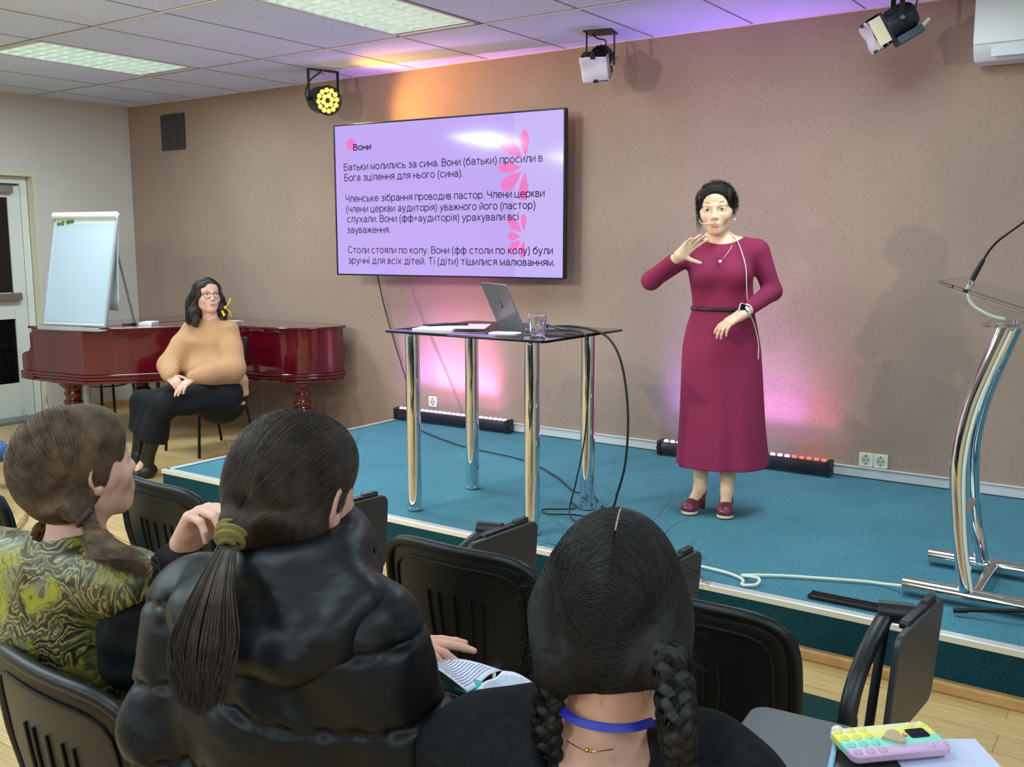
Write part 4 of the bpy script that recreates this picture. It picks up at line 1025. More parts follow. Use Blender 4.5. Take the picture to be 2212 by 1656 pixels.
# ------------------------------------------------------------------ people: shared pieces
def at(px, py, d):
    """the point of the room at depth d behind pixel (px, py) of the 2212x1656 photograph"""
    return CAM + (_r2*((px-1106)/2118.47) + _d2*((py-828)/2118.47) + _f)*d
class Frame:
    """adds primitives to an SDF through a local frame"""
    def __init__(s, S, M4, sc=1.0): s.S, s.M, s.k = S, M4, sc; s.R = np.array(M4.to_3x3().normalized())
    def p(s, q): return np.array(s.M @ (Vector(q)*s.k))
    def el(s, c, r, k=.02, mode='u', rot=None):
        Rm = s.R if rot is None else s.R @ np.array(Euler(rot).to_matrix())
        cc = s.p(c); rr = np.array(r, float)*s.k
        def fn(P):
            q = (P-cc)@Rm; k0 = np.linalg.norm(q/rr, axis=1); k1 = np.linalg.norm(q/(rr*rr), axis=1)
            return k0*(k0-1)/np.maximum(k1, 1e-9)
        s.S._add(fn, cc, rr.max(), k*s.k, mode)
    def rc(s, a, b, r1, r2=None, k=.02, mode='u', **kw):
        if 'fd' in kw: kw['fd'] = s.R @ np.array(kw['fd'], float)
        s.S.rc(s.p(a), s.p(b), r1*s.k, (r1 if r2 is None else r2)*s.k, k*s.k, mode, **kw)
    def plane(s, p, n, k=.004, mode='s'): s.S.plane(s.p(p), s.R @ np.array(n, float), k, mode)

def basis(origin, fwd, up=(0, 0, 1)):
    """frame whose -Y looks along fwd and whose Z is near up"""
    f = Vector(fwd).normalized(); y = -f; z = Vector(up); z = (z-y*z.dot(y)).normalized(); x = y.cross(z)
    return Matrix(((x.x, y.x, z.x, origin[0]), (x.y, y.y, z.y, origin[1]), (x.z, y.z, z.z, origin[2]), (0, 0, 0, 1)))

def head_ops(F, mouth=1.0, pout=0.0, full=0.0, smile=0.0):
    """female head; -Y is the face, origin at eye level, chin at z -.108, crown at +.108"""
    F.el((0, .020, .028), (.073, .091, .081), .02)
    F.el((0, -.020, -.016), (.0585+full*.3, .066, .082), .03)
    F.el((0, -.040, .048), (.056, .045, .042), .03)
    for s in (-1, 1):
        F.rc((s*(.037+full), .002, -.056), (s*.012, -.058, -.091), .022, .016, .03)
        F.el((s*.034, -.056, -.030), (.024+full, .024, .025), .022)
        F.el((s*.060, -.012, -.010), (.010, .030, .028), .02)
    F.el((0, -.066, -.091), (.021, .019, .017), .02)
    F.el((0, -.073, -.058), (.030, .020, .026), .02)
    F.rc((-.042, -.071, .019), (-.012, -.0845, .0165), .008, .0075, .012); F.rc((.042, -.071, .019), (.012, -.0845, .0165), .008, .0075, .012)
    for s in (-1, 1): F.el((s*.0315, -.090, -.001), (.0175, .0135, .0115), .012, 's')
    # eyelids round the eye balls
    for s in (-1, 1):
        F.el((s*.0315, -.0705, .0005), (.0178, .0138, .0132), .006)
        F.el((s*.0315, -.0875, -.0006), (.0150, .0105, .0057), .003, 's')
    F.rc((0, -.084, .014), (0, -.0975, -.027), .0070, .0094, .014)
    F.el((0, -.1000, -.033), (.0108, .0095, .0085), .010)
    for s in (-1, 1):
        F.el((s*.0108, -.0930, -.0365), (.0068, .0100, .0066), .006)
        F.el((s*.006, -.0990, -.0425), (.0034, .0040, .0026), .003, 's')
    m = .021*mouth
    F.el((0, -.0870-pout, -.0635), (m, .0082, .0048), .007); F.el((0, -.0862-pout, -.0720), (m*.88, .0090, .0058), .007)
    F.el((0, -.0975-pout, -.0677), (m*1.05, .0075, .0011), .0025, 's')
    for s in (-1, 1):                                       # ears
        F.el((s*.0735, .012, -.010), (.0065, .0175, .0300), .006, 'u', (0, s*.18, s*-.30))
        F.el((s*.0720, .008, -.032), (.006, .009, .010), .006)
        F.el((s*.0800, .008, -.006), (.0045, .0085, .0165), .004, 's', (0, s*.18, s*-.30))
def lips_mat(F, pout=0.0, mouth=1.0):
    """soft mask: 1 on the lips, .25 on the cheeks, 0 elsewhere"""
    Mi = np.array(F.M.inverted()); k = F.k
    def fn(C):
        q = (C@Mi[:3, :3].T+Mi[:3, 3])/k; m = .0215*mouth; st = lambda e: np.clip((1.15-e)/.5, 0, 1)
        up = st((np.abs(q[:, 0])/m)**2+((q[:, 2]+.0640)/.0058)**2); lo = st((np.abs(q[:, 0])/(m*.9))**2+((q[:, 2]+.0718)/.0068)**2)
        ck = np.exp(-((np.abs(q[:, 0])-.040)/.016)**2-((q[:, 2]+.034)/.016)**2)*.22
        return np.where(q[:, 1] < -.078, np.maximum(up, lo), 0)+np.where(q[:, 1] < -.03, ck, 0)
    return fn
def skin(name, c, lip=None):
    t = NT(name); f = t.noise(t.coord(), 45, 3)
    t.l(t.ramp(f, [(.3, srgb(*[x*.965 for x in c])), (.7, srgb(*[min(255, x*1.03) for x in c]))]), t.b.inputs['Base Color'])
    base = t.b.inputs['Base Color'].links[0].from_socket; at_ = t.n('ShaderNodeAttribute', attribute_name='lip'); mx = t.n('ShaderNodeMixRGB'); t.l(at_.outputs['Fac'], mx.inputs[0]); t.l(base, mx.inputs[1]); mx.inputs[2].default_value = srgb(*(lip or (200, 118, 108))); t.l(mx.outputs[0], t.b.inputs['Base Color'])
    t.set(Roughness=.5); t.b.inputs['Specular IOR Level'].default_value = .32
    t.b.inputs['Subsurface Weight'].default_value = .12; t.b.inputs['Subsurface Radius'].default_value = (.012, .005, .003); t.b.inputs['Subsurface Scale'].default_value = 1.0
    return t.m
M['lip'] = flat('lips', (206, 138, 122), .4); M['eye_white'] = flat('eye_white', (226, 222, 216), .15); M['iris'] = flat('iris', (78, 72, 60), .12); M['pupil'] = flat('pupil', (12, 11, 12), .08)
def eyes(F, parent, gaze=(0, -1, 0), lash=True, brow=None, browh=.0):
    g = Vector(gaze).normalized(); Q = g.to_track_quat('Z', 'Y').to_matrix().to_4x4()
    for s in (-1, 1):
        c = F.M @ (Vector((s*.0315, -.0705, .0002))*F.k)
        R4 = Matrix.Translation(c) @ F.M.to_3x3().normalized().to_4x4() @ Q
        m = MB(); r = .0126*F.k; n = 26; ns = 24; prof = [(math.sin(PI*i/n)*r, math.cos(PI*i/n)*r) for i in range(n+1)]
        vs = [R4 @ Vector((max(p, 1e-5)*math.cos(2*PI*k/ns), max(p, 1e-5)*math.sin(2*PI*k/ns), z)) for p, z in prof for k in range(ns)]
        for i in range(n):
            m.cur = 2 if i < 2 else (1 if i < 4 else 0)
            m.add([], [])
        n0 = len(m.v); m.v += [tuple(v) for v in vs]
        for i in range(n):
            for k in range(ns):
                m.f.append((i*ns+k, i*ns+(k+1) % ns, (i+1)*ns+(k+1) % ns, (i+1)*ns+k)); m.mi.append(2 if i < 2 else (1 if i < 4 else 0))
        m.build('eye', [M['eye_white'], M['iris'], M['pupil']], parent)
        if brow is not None:
            b = MB(); pts = [(s*.014, -.0878, .0205+browh*.7), (s*.022, -.0870, .0230+browh), (s*.034, -.0825, .0265+browh*1.3), (s*.045, -.0735, .0225+browh), (s*.052, -.0655, .0135+browh*.5)]
            b.tube([F.M @ (Vector(p)*F.k) for p in spline(pts, 5)], [.0011*F.k]+[.0015*F.k]*9+[.0013*F.k]*7+[.0008*F.k]*4, 6); b.build('eyebrow', brow, parent)
        if lash:
            l = MB(); l.tube([F.M @ (Vector((s*.0315+.0150*math.cos(a), -.0832+.0065*abs(math.cos(a))**2, .0052*math.sin(a)-.0005))*F.k) for a in [PI*i/10 for i in range(11)]], .00075*F.k, 5); l.build('eyelashes', M['pupil'], parent)

def hand_ops(S, wrist, fdir, pnorm, side, curl=(.25, .3, .25), spread=.10, sc=1.0, thumb=(.8, .55, -.15), per=None, tcurl=.25, nails=None):
    """palm and five fingers; fdir: where the fingers point, pnorm: out of the palm, side: +1 puts the thumb on +X of the frame"""
    f = Vector(fdir).normalized(); n = Vector(pnorm); n = (n-f*n.dot(f)).normalized(); x = f.cross(-n)
    Rw = Matrix(((x.x, f.x, -n.x), (x.y, f.y, -n.y), (x.z, f.z, -n.z)))
    W = Vector(wrist)
    def P(q): return np.array(W+Rw @ (Vector((q[0]*side, q[1], q[2]))*sc))
    tips = []
    base = [(.027, .082), (.0095, .087), (-.0085, .084), (-.0255, .075)]
    lens = [(.040, .024, .019), (.044, .028, .020), (.040, .026, .019), (.031, .019, .017)]
    rad = [.0088, .009, .0086, .0076]
    nf = np.array(Rw @ Vector((0, 0, 1)))
    for i, (bx, by) in enumerate(base):
        S.rc(P((bx*.62, .004, 0)), P((bx, by*.97, .001)), .0165*sc, .0108*sc, .010*sc)
    S.rc(P((.012, .03, -.004)), P((-.012, .035, -.003)), .014*sc, .014*sc, .012*sc)
    for i, (bx, by) in enumerate(base):
        cu = per[i] if per else curl
        a = 0.0; sp = spread*(1.5-i)*(.75 if i < 3 else .95); p = Vector((bx, by, 0)); pts = [p.copy()]; dirx = math.sin(sp)
        for j in range(3):
            a += cu[j]
            p = p+Vector((dirx*math.cos(a), math.cos(sp)*math.cos(a), -math.sin(a)))*lens[i][j]; pts.append(p.copy())
        r = rad[i]
        for j, (ra, rb) in enumerate(((r*1.04, r*.95), (r*.95, r*.86), (r*.86, r*.72))):
            S.rc(P(pts[j]), P(pts[j+1]), ra*sc, rb*sc, .003*sc)
        tips.append((P(pts[3]), P(pts[2])))
    t = Vector(thumb).normalized(); p0 = Vector((.018, .018, -.006)); p1 = p0+t*.042
    S.rc(P(p0), P(p1), .0145*sc, .0112*sc, .012*sc)
    t2 = (t+Vector((-tcurl, tcurl*.9, -tcurl*.3))).normalized(); p2 = p1+t2*.031; S.rc(P(p1), P(p2), .0105*sc, .0092*sc, .004*sc)
    t3 = (t2+Vector((-tcurl*.5, tcurl*.5, -.05))).normalized(); p3 = p2+t3*.023; S.rc(P(p2), P(p3), .0092*sc, .0072*sc, .003*sc)
    return tips

def strands(name, paths, r, mat, parent, tip=.35):
    """many fine hairs as thin three-sided tubes in one mesh"""
    V, Fc = [], []; n0 = 0
    for P in paths:
        P = np.asarray(P, float); n = len(P)
        T = np.gradient(P, axis=0); T /= np.maximum(np.linalg.norm(T, axis=1), 1e-9)[:, None]
        ref = np.array((.31, .52, .79)); U = np.cross(T, ref); U /= np.maximum(np.linalg.norm(U, axis=1), 1e-9)[:, None]; W = np.cross(T, U)
        rr = (r*(1-(1-tip)*np.linspace(0, 1, n)**3))[:, None]
        V.append(np.stack([P+rr*(math.cos(a)*U+math.sin(a)*W) for a in (0, 2.094, 4.189)], 1).reshape(-1, 3))
        i = np.arange(n-1)[:, None]*3; k = np.arange(3)[None]
        q = np.stack([i+k, i+(k+1) % 3, i+3+(k+1) % 3, i+3+k], -1).reshape(-1, 4)+n0
        Fc.append(q); n0 += n*3
    V = np.concatenate(V); Fc = np.concatenate(Fc)
    me = bpy.data.meshes.new(name); me.vertices.add(len(V)); me.vertices.foreach_set('co', V.astype(np.float32).ravel())
    me.loops.add(len(Fc)*4); me.loops.foreach_set('vertex_index', Fc.astype(np.int32).ravel())
    me.polygons.add(len(Fc)); me.polygons.foreach_set('loop_start', np.arange(0, len(Fc)*4, 4, dtype=np.int32))
    me.materials.append(mat); me.update(calc_edges=True); me.polygons.foreach_set('use_smooth', np.ones(len(Fc), dtype=bool))
    o = link(name, me, parent); o['kind'] = 'stuff'; return o
def drape(paths, X, off):
    """lift every hair that would sink into the hair volume X back onto its surface"""
    ops = [o for o in X.ops if o[4] != 'd']; keep = []
    for p in paths:                                          # drop the stretch that starts off the hair, over the face
        p = np.asarray(p, float); d = X.eval(p, ops); i = 0
        while i < len(p) and d[i] > .0045: i += 1
        if len(p)-i > 4: keep.append(p[i:])
    paths = keep; n = [len(p) for p in paths]; P = np.concatenate([np.asarray(p, float) for p in paths])
    for it in range(3):
        d = X.eval(P, ops); h = 1e-3; G = np.stack([X.eval(P+h*e, ops)-d for e in np.eye(3)], 1)/h
        P = P+np.maximum(off-d, 0)[:, None]*G/np.maximum(np.linalg.norm(G, axis=1), .3)[:, None]
    return np.split(P, np.cumsum(n)[:-1])
def hair_mat(name, c, var=.35, rough=.56):
    t = NT(name); v = t.coord((1, 1, 1)); f = t.noise(v, 34, 5, .6); 
    t.l(t.ramp(f, [(.3, srgb(*[x*(1-var) for x in c])), (.7, srgb(*[min(255, x*(1+var)) for x in c]))]), t.b.inputs['Base Color'])
    t.set(Roughness=rough); t.b.inputs['Specular IOR Level'].default_value = .32; return t.m
def unit(v): v = np.asarray(v, float); return v/np.linalg.norm(v, axis=-1, keepdims=True)
def sweep(c, R, rad, d0, d1, n, lift=1.0, wav=0.0, ph=0.0):
    """path over an ellipsoid from direction d0 to d1 (both in the frame R)"""
    d0, d1 = unit(d0), unit(d1); om = math.acos(max(-1, min(1, float(d0@d1)))); t = np.linspace(0, 1, n)
    if om < 1e-3: D = np.repeat(d0[None], n, 0)
    else: D = (np.sin((1-t)*om)[:, None]*d0+np.sin(t*om)[:, None]*d1)/math.sin(om)
    D = D+wav*np.sin(t*9+ph)[:, None]*np.array((.3, .5, .8)); D = unit(D)
    return c+(D*np.asarray(rad)*lift)@np.asarray(R).T
def knit(name, c, scale, axis='X', strength=.5, rough=.85, hi=1.25, lo=.78):
    t = NT(name); wv = t.n('ShaderNodeTexWave', wave_type='BANDS', bands_direction=axis); wv.inputs['Scale'].default_value = scale; wv.inputs['Distortion'].default_value = .6; wv.inputs['Detail'].default_value = 1
    v = t.coord(); t.l(v, wv.inputs['Vector'])
    t.l(t.ramp(wv.outputs[1], [(0, srgb(*[x*lo for x in c])), (1, srgb(*[min(255, x*hi) for x in c]))]), t.b.inputs['Base Color'])
    t.set(Roughness=rough); t.b.inputs['Specular IOR Level'].default_value = .2
    t.bump(t.math('ADD', wv.outputs[1], t.math('MULTIPLY', t.noise(v, 160, 2), .5)), strength, .004); return t.m
def person(name_label, loc, S, vox, mats, matfn=None, rz=0.0):
    o = S.mesh('person', vox, mats[:1], None, attr=matfn); o.location = loc; o.rotation_euler = (0, 0, rz)
    return tag(o, name_label, 'person')
HAIR_DARK = hair_mat('hair_dark', (34, 26, 24)); HAIR_BLACK = hair_mat('hair_black', (26, 22, 22)); HAIR_BROWN = hair_mat('hair_brown', (84, 64, 46)); HAIR_ESP = hair_mat('hair_espresso', (50, 38, 31))
M['black_cloth'] = flat('black_cloth', (20, 20, 22), .85, spec=.2, noise=.25, bump=.25, nscale=90)

# ------------------------------------------------------------------ the standing speaker
def speaker():
    base = Vector((-1.945, 4.50, STAGE)); rz = math.radians(23.3)
    sk = skin('skin_speaker', (236, 200, 170), (208, 136, 122))
    def torso(S, o):
        S.loft([(.235, .058, .0, .225+o, .165+o), (.45, .052, .0, .208+o, .155+o), (.70, .046, .01, .197+o, .15+o), (.82, .042, .012, .190+o, .148+o), (.92, .04, .008, .172+o, .128+o), (1.01, .044, .0, .148+o, .108+o),
                (1.06, .042, .0, .146+o, .107+o), (1.14, .032, -.002, .150+o, .112+o), (1.21, .026, .0, .158+o, .116+o), (1.27, .032, .006, .160+o, .104+o), (1.31, .042, .014, .135+o, .078+o), (1.345, .048, .02, .085+o, .05+o)], .02,
               ripple=lambda a, z: np.clip((.75-z)/.5, 0, 1)*(.035*np.sin(a*7+1)+.02*np.sin(a*11)))
        for s in (-1, 1): S.el((.026+s*.070, -.082, 1.182), (.068+o, .064+o, .064+o), .045)
        S.rc((-.085, .022, 1.30), (.185, .022, 1.30), .052+o, .052+o, .05)
        S.rc((-.115, .022, 1.288), (-.305, -.035, 1.150), .052+o, .043+o, .03); S.rc((-.305, -.035, 1.150), (-.198, -.170, 1.246), .046+o, .034+o, .02)
        S.rc((.205, .022, 1.288), (.275, .02, 1.10), .053+o, .044+o, .03); S.rc((.275, .02, 1.10), (.175, -.128, 1.033), .046+o, .035+o, .02)
    H = basis((0.0, -.012, 1.490), (-.10, -1, -.03), (-.05, 0, 1)); k = 1.07
    S = SDF(); torso(S, -.008)
    S.plane((0, 0, .60), (0, 0, -1), .01)
    for (hx, kx, ax, ay) in ((-.03, -.04, -.043, .03), (.11, .10, .090, .0)):
        S.rc((hx, .01, .70), (kx, .0, .42), .07, .05, .02); S.rc((kx, .0, .42), (ax+.002, ay+.025, .30), .05, .053, .03)
        S.rc((ax+.002, ay+.025, .30), (ax, ay, .105), .050, .031, .02)
    S.rc((-.043, .03, .10), (-.085, -.065, .035), .030, .026, .02); S.rc((.090, 0, .10), (.082, -.10, .035), .030, .026, .02)
    S.rc((.024, .035, 1.29), (.004, .022, 1.41), .050, .044, .04)
    for s in (-1, 1): S.rc((.03+s*.085, .03, 1.315), (.012+s*.018, .03, 1.36), .022, .024, .05)
    F = Frame(S, H, k); head_ops(F, mouth=.92, pout=.0015, full=.001)
    hand_ops(S, (-.166, -.200, 1.270), (.62, -.10, .62), (.2, -.85, -.35), -1, per=[(-.05, .1, .1), (.05, .15, .1), (.25, .2, .15), (.5, .35, .2)], spread=.20, sc=.88, thumb=(.95, .35, -.35), tcurl=.1)
    S.rc((-.206, -.164, 1.242), (-.165, -.20, 1.27), .026, .021, .02)
    hand_ops(S, (.135, -.182, 1.005), (-.80, -.18, -.52), (.35, .45, -.8), 1, per=[(.15, .35, .2), (.3, .4, .25), (.35, .45, .25), (.35, .45, .3)], spread=.07, sc=.98, thumb=(.55, .75, -.3), tcurl=.15)
    S.rc((.19, -.10, 1.045), (.13, -.185, 1.0), .029, .022, .02)
    o = person('woman in a burgundy knit dress standing on the stage and signing with both hands', base, S, .0032, [sk, M['lip']], lips_mat(F, .0015, .92), rz)
    eyes(F, o, (-.05, -1, -.02), brow=hair_mat('brow_brown', (140, 112, 92)), browh=.006)
    D = SDF(); torso(D, 0)
    D.el((.028, -.035, 1.405), (.122, .15, .078), .012, 's'); 
    D.mesh('dress', .0045, knit('burgundy_rib', (142, 46, 82), 84, strength=.35, lo=.88, hi=1.14), o, keep=None)
    b = MB(); ring = []
    for kk in range(49):
        a = 2*PI*kk/48; ring.append((.044+.1505*math.cos(a), .111*math.sin(a), 1.015))
    b.tube(ring, .0075, 8, cap=False, flat=1.3, up=(0, 0, 1)); b.build('belt', flat('belt_black', (26, 22, 24), .4), o)
    # shoes
    lea = flat('shoe_burgundy', (104, 44, 58), .35); sole = flat('shoe_sole', (226, 208, 178), .6)
    for (ax, ay, tx, ty) in ((-.043, .03, -.105, -.105), (.090, .0, .080, -.145)):
        s_ = SDF(); a = Vector((ax, ay, 0)); t = Vector((tx, ty, 0)); d = (t-a).normalized()
        s_.rc(a+d*-.012+Vector((0, 0, .085)), a+d*.03+Vector((0, 0, .06)), .031, .030, .02); s_.rc(a+d*.03+Vector((0, 0, .058)), t-d*.03+Vector((0, 0, .030)), .030, .034, .02); s_.el(t-d*.034+Vector((0, 0, .027)), (.042, .042, .024), .02)
        s_.el(a+d*.040+Vector((0, 0, .108)), (.052, .038, .056), .008, 's'); s_.plane((0, 0, .014), (0, 0, -1), .002)
        sh = s_.mesh('shoe', .003, lea, o)
        hb = MB(); hb.prism([(.03*math.cos(2*PI*q/24)*1.45, .03*math.sin(2*PI*q/24)*1.36) for q in range(24)], .0075, (0, 0, 0), (0, 1, 2), M=Matrix.Translation(t-d*.036+Vector((0, 0, .0078))) @ Matrix.Rotation(math.atan2(d.y, d.x), 4, 'Z')); hb.build('sole', sole, sh, bevel=.003)
        hb = MB(); hb.tube([a-d*.016+Vector((0, 0, .07)), a-d*.022+Vector((0, 0, .0))], [.023, .019], 14); hb.build('heel', lea, sh)
    # watch
    wm = Matrix.Translation((.140, -.187, 1.028)) @ basis((0, 0, 0), (.25, -.85, .45), (-.75, -.3, .4)).to_3x3().to_4x4()
    w_ = MB(); w_.rbox((0, 0, 0), (.022, .006, .026), .007, 4, axis='Y', M=wm); wt = w_.build('smartwatch', flat('watch_case', (222, 208, 210), .3, .3), o, bevel=.002)
    w_ = MB(); w_.rbox((0, -.0063, 0), (.0175, .0008, .0210), .005, 4, axis='Y', M=wm); w_.build('watch_face', M['black_gloss'], wt)
    ax = Vector((-.72, -.40, -.35)).normalized(); u = ax.orthogonal().normalized(); v = ax.cross(u); rg = [Vector((.147, -.165, 1.014))+.0305*(math.cos(2*PI*q/24)*u+math.sin(2*PI*q/24)*v) for q in range(25)]
    w_ = MB(); w_.tube(rg, .009, 8, cap=False, flat=.35, up=u); w_.build('watch_strap', flat('strap_pink', (226, 204, 206), .5), wt)
    # necklace, earrings, headset
    neck = spline([(-.040, .0, 1.368), (-.028, -.062, 1.315), (.0, -.103, 1.275), (.024, -.124, 1.250), (.050, -.108, 1.275), (.076, -.068, 1.318), (.088, .0, 1.372)], 6)
    n_ = MB(); n_.tube(neck, .0011, 6); nk = n_.build('necklace', flat('gold_chain', (206, 170, 100), .25, 1.0), o)
    MB().ball((.024, -.128, 1.245), .0078, 10).build('pendant', flat('pearl', (236, 230, 222), .15), nk)
    for s in (-1, 1): MB().ball(H @ (Vector((s*.077, .003, -.048))*k), .0065, 8).build('earring', flat('pearl_ear', (240, 236, 230), .15), o)
    hs = MB(); hs.tube([H @ (Vector(p)*k) for p in spline([(-.076, .0, -.010), (-.074, -.03, -.040), (-.060, -.070, -.056), (-.030, -.103, -.060)], 6)], .0015, 6); h_ = hs.build('headset_microphone', M['cable_white'], o)
    MB().ball(H @ (Vector((-.029, -.105, -.060))*k), (.006, .005, .004), 8).build('microphone_tip', M['cable_white'], h_)
    c = MB(); c.tube(spline([(.052, .02, 1.40), (.095, -.03, 1.352), (.122, -.100, 1.29), (.142, -.140, 1.22), (.148, -.140, 1.14), (.156, -.116, 1.06), (.168, -.106, 1.0), (.19, -.104, .95), (.213, -.09, .86), (.216, -.09, .78)], 8), .0021, 6); c.build('headset_cable', M['cable_white'], o)
    # hair
    Hs = SDF(); Fh = Frame(Hs, H, k)
    Fh.el((0, .022, .026), (.0810, .0985, .0905), .02); Fh.el((0, -.030, .058), (.062, .062, .054), .03)
    for s in (-1, 1): Fh.el((s*.062, -.026, .044), (.014, .040, .046), .02)
    Fh.plane((0, -.080, .058), (0, -.84, -.54), .01); Fh.el((0, -.115, .020), (.054, .055, .058), .02, 's')
    Fh.el((0, .10, .0), (.050, .040, .045), .03)
    hm = Hs.mesh('hair', .004, HAIR_DARK, o)
    R = np.array(H.to_3x3()); c0 = np.array(H @ (Vector((0, .022, .026))*k)); rad = np.array((.081, .099, .0915))*k; P = []
    rng = np.random.RandomState(3)
    for i in range(3600):
        a = rng.uniform(-1.9, 1.9); z = math.cos(a)*.55+.05; d0 = (math.sin(a)*.92, -1.25+.40*abs(a), z*.8)
        P.append(sweep(c0, R, rad, d0, (rng.normal(0, .10), 1, -.15+rng.normal(0, .1)), 12, 1.0+.05*rng.rand(), .03, rng.rand()*6))
    P = drape(P, Hs, .001)
    for i in range(900):                                     # curly flyaways at crown and temples
        a = rng.uniform(-PI*.95, PI*.95); el_ = rng.uniform(-.25, 1.1); d = unit((math.sin(a)*math.cos(el_), -math.cos(a)*math.cos(el_)*.45+.25, math.sin(el_)))
        p0 = c0+(d*rad)@R.T; q = [p0]; w = unit(rng.normal(0, 1, 3)+(d@R.T)*1.0)
        cu = unit(np.cross(d, rng.normal(0, 1, 3))); cv = np.cross(d, cu); rr = rng.uniform(.004, .010)
        for t in np.linspace(0, 1, 14)[1:]: q.append(p0+w*t*.022+rr*(math.cos(t*9)*cu+math.sin(t*9)*cv-cu))
        P.append(np.array(q))
    for s, n in ((-1, 60), (1, 34)):                         # curls in front of the ears
        for i in range(n):
            x0, ph, L = rng.uniform(.066, .086), rng.rand()*6, rng.uniform(.05, .115 if s < 0 else .07); y0 = rng.uniform(-.03, .01)
            P.append(np.array([np.array(H @ (Vector((s*(x0+.006*math.sin(t*11+ph)), y0+.006*math.cos(t*11+ph)-.01*t, .04-L*t*1.2))*k)) for t in np.linspace(0, 1, 18)]))
    strands('hair_strands', P, .0008, HAIR_BLACK, hm)
    return o
speaker()
# ------------------------------------------------------------------ seated people
def rel(base):
    return lambda px, py, d: at(px, py, d)-base
def V3(p): return Vector(p)
def body_ops(S, J, g=0.0, legs=True, neck=True, arms=True):
    """one continuous seated body from a dictionary of joints; g thickens it"""
    pel, che, nb, hd = J['pelvis'], J['chest'], J['neck'], J['head']
    sl, sr = J['shoulder_l'], J['shoulder_r']; ax = (sl-sr).normalized(); up = (nb-pel).normalized(); fw = ax.cross(up).normalized()
    M4 = Matrix(((ax.x, -fw.x, up.x, pel.x), (ax.y, -fw.y, up.y, pel.y), (ax.z, -fw.z, up.z, pel.z), (0, 0, 0, 1))); F = Frame(S, M4)
    L = (nb-pel).length; c = (che-pel); cx, cy = c.dot(ax), c.dot(-fw); n_ = nb-pel
    w = J.get('w', 1.0)
    S.loft([(-.11, 0, 0, .17*w+g, .13*w+g), (.0, 0, 0, .175*w+g, .135*w+g), (.12, cx*.4, cy*.4, .145*w+g, .115*w+g), (L*.48, cx, cy, .138*w+g, .11*w+g), (L*.72, cx, cy, .155*w+g, .112*w+g), (L*.88, cx*.6, cy*.6, .14*w+g, .085*w+g), (L*.98, 0, 0, .075*w+g, .055+g)], .03, M=M4)
    S.rc(np.array(sl-ax*.02), np.array(sr+ax*.02), .050+g, .050+g, .05)
    for s, sh in (('l', sl), ('r', sr)):
        e_, wr = J['elbow_'+s], J['wrist_'+s]
        if arms:
            S.rc(sh, e_, .050*w+g, .040*w+g, .035); S.rc(e_, wr, .040*w+g, .027+g, .02)
        if legs and 'knee_'+s in J:
            hip = J['hip_'+s]; kn, an = J['knee_'+s], J['ankle_'+s]
            S.rc(hip, kn, .085*w+g, .058*w+g, .04); S.rc(kn, kn+(an-kn)*.35, .056*w+g, .055*w+g, .02); S.rc(kn+(an-kn)*.35, an, .055*w+g, .034+g, .03)
            if 'toe_'+s in J: S.rc(an, J['toe_'+s], .036+g, .028+g, .02)
    if neck: S.rc(nb-up*.05, hd+(nb-hd)*.35, .058, .047, .04); 

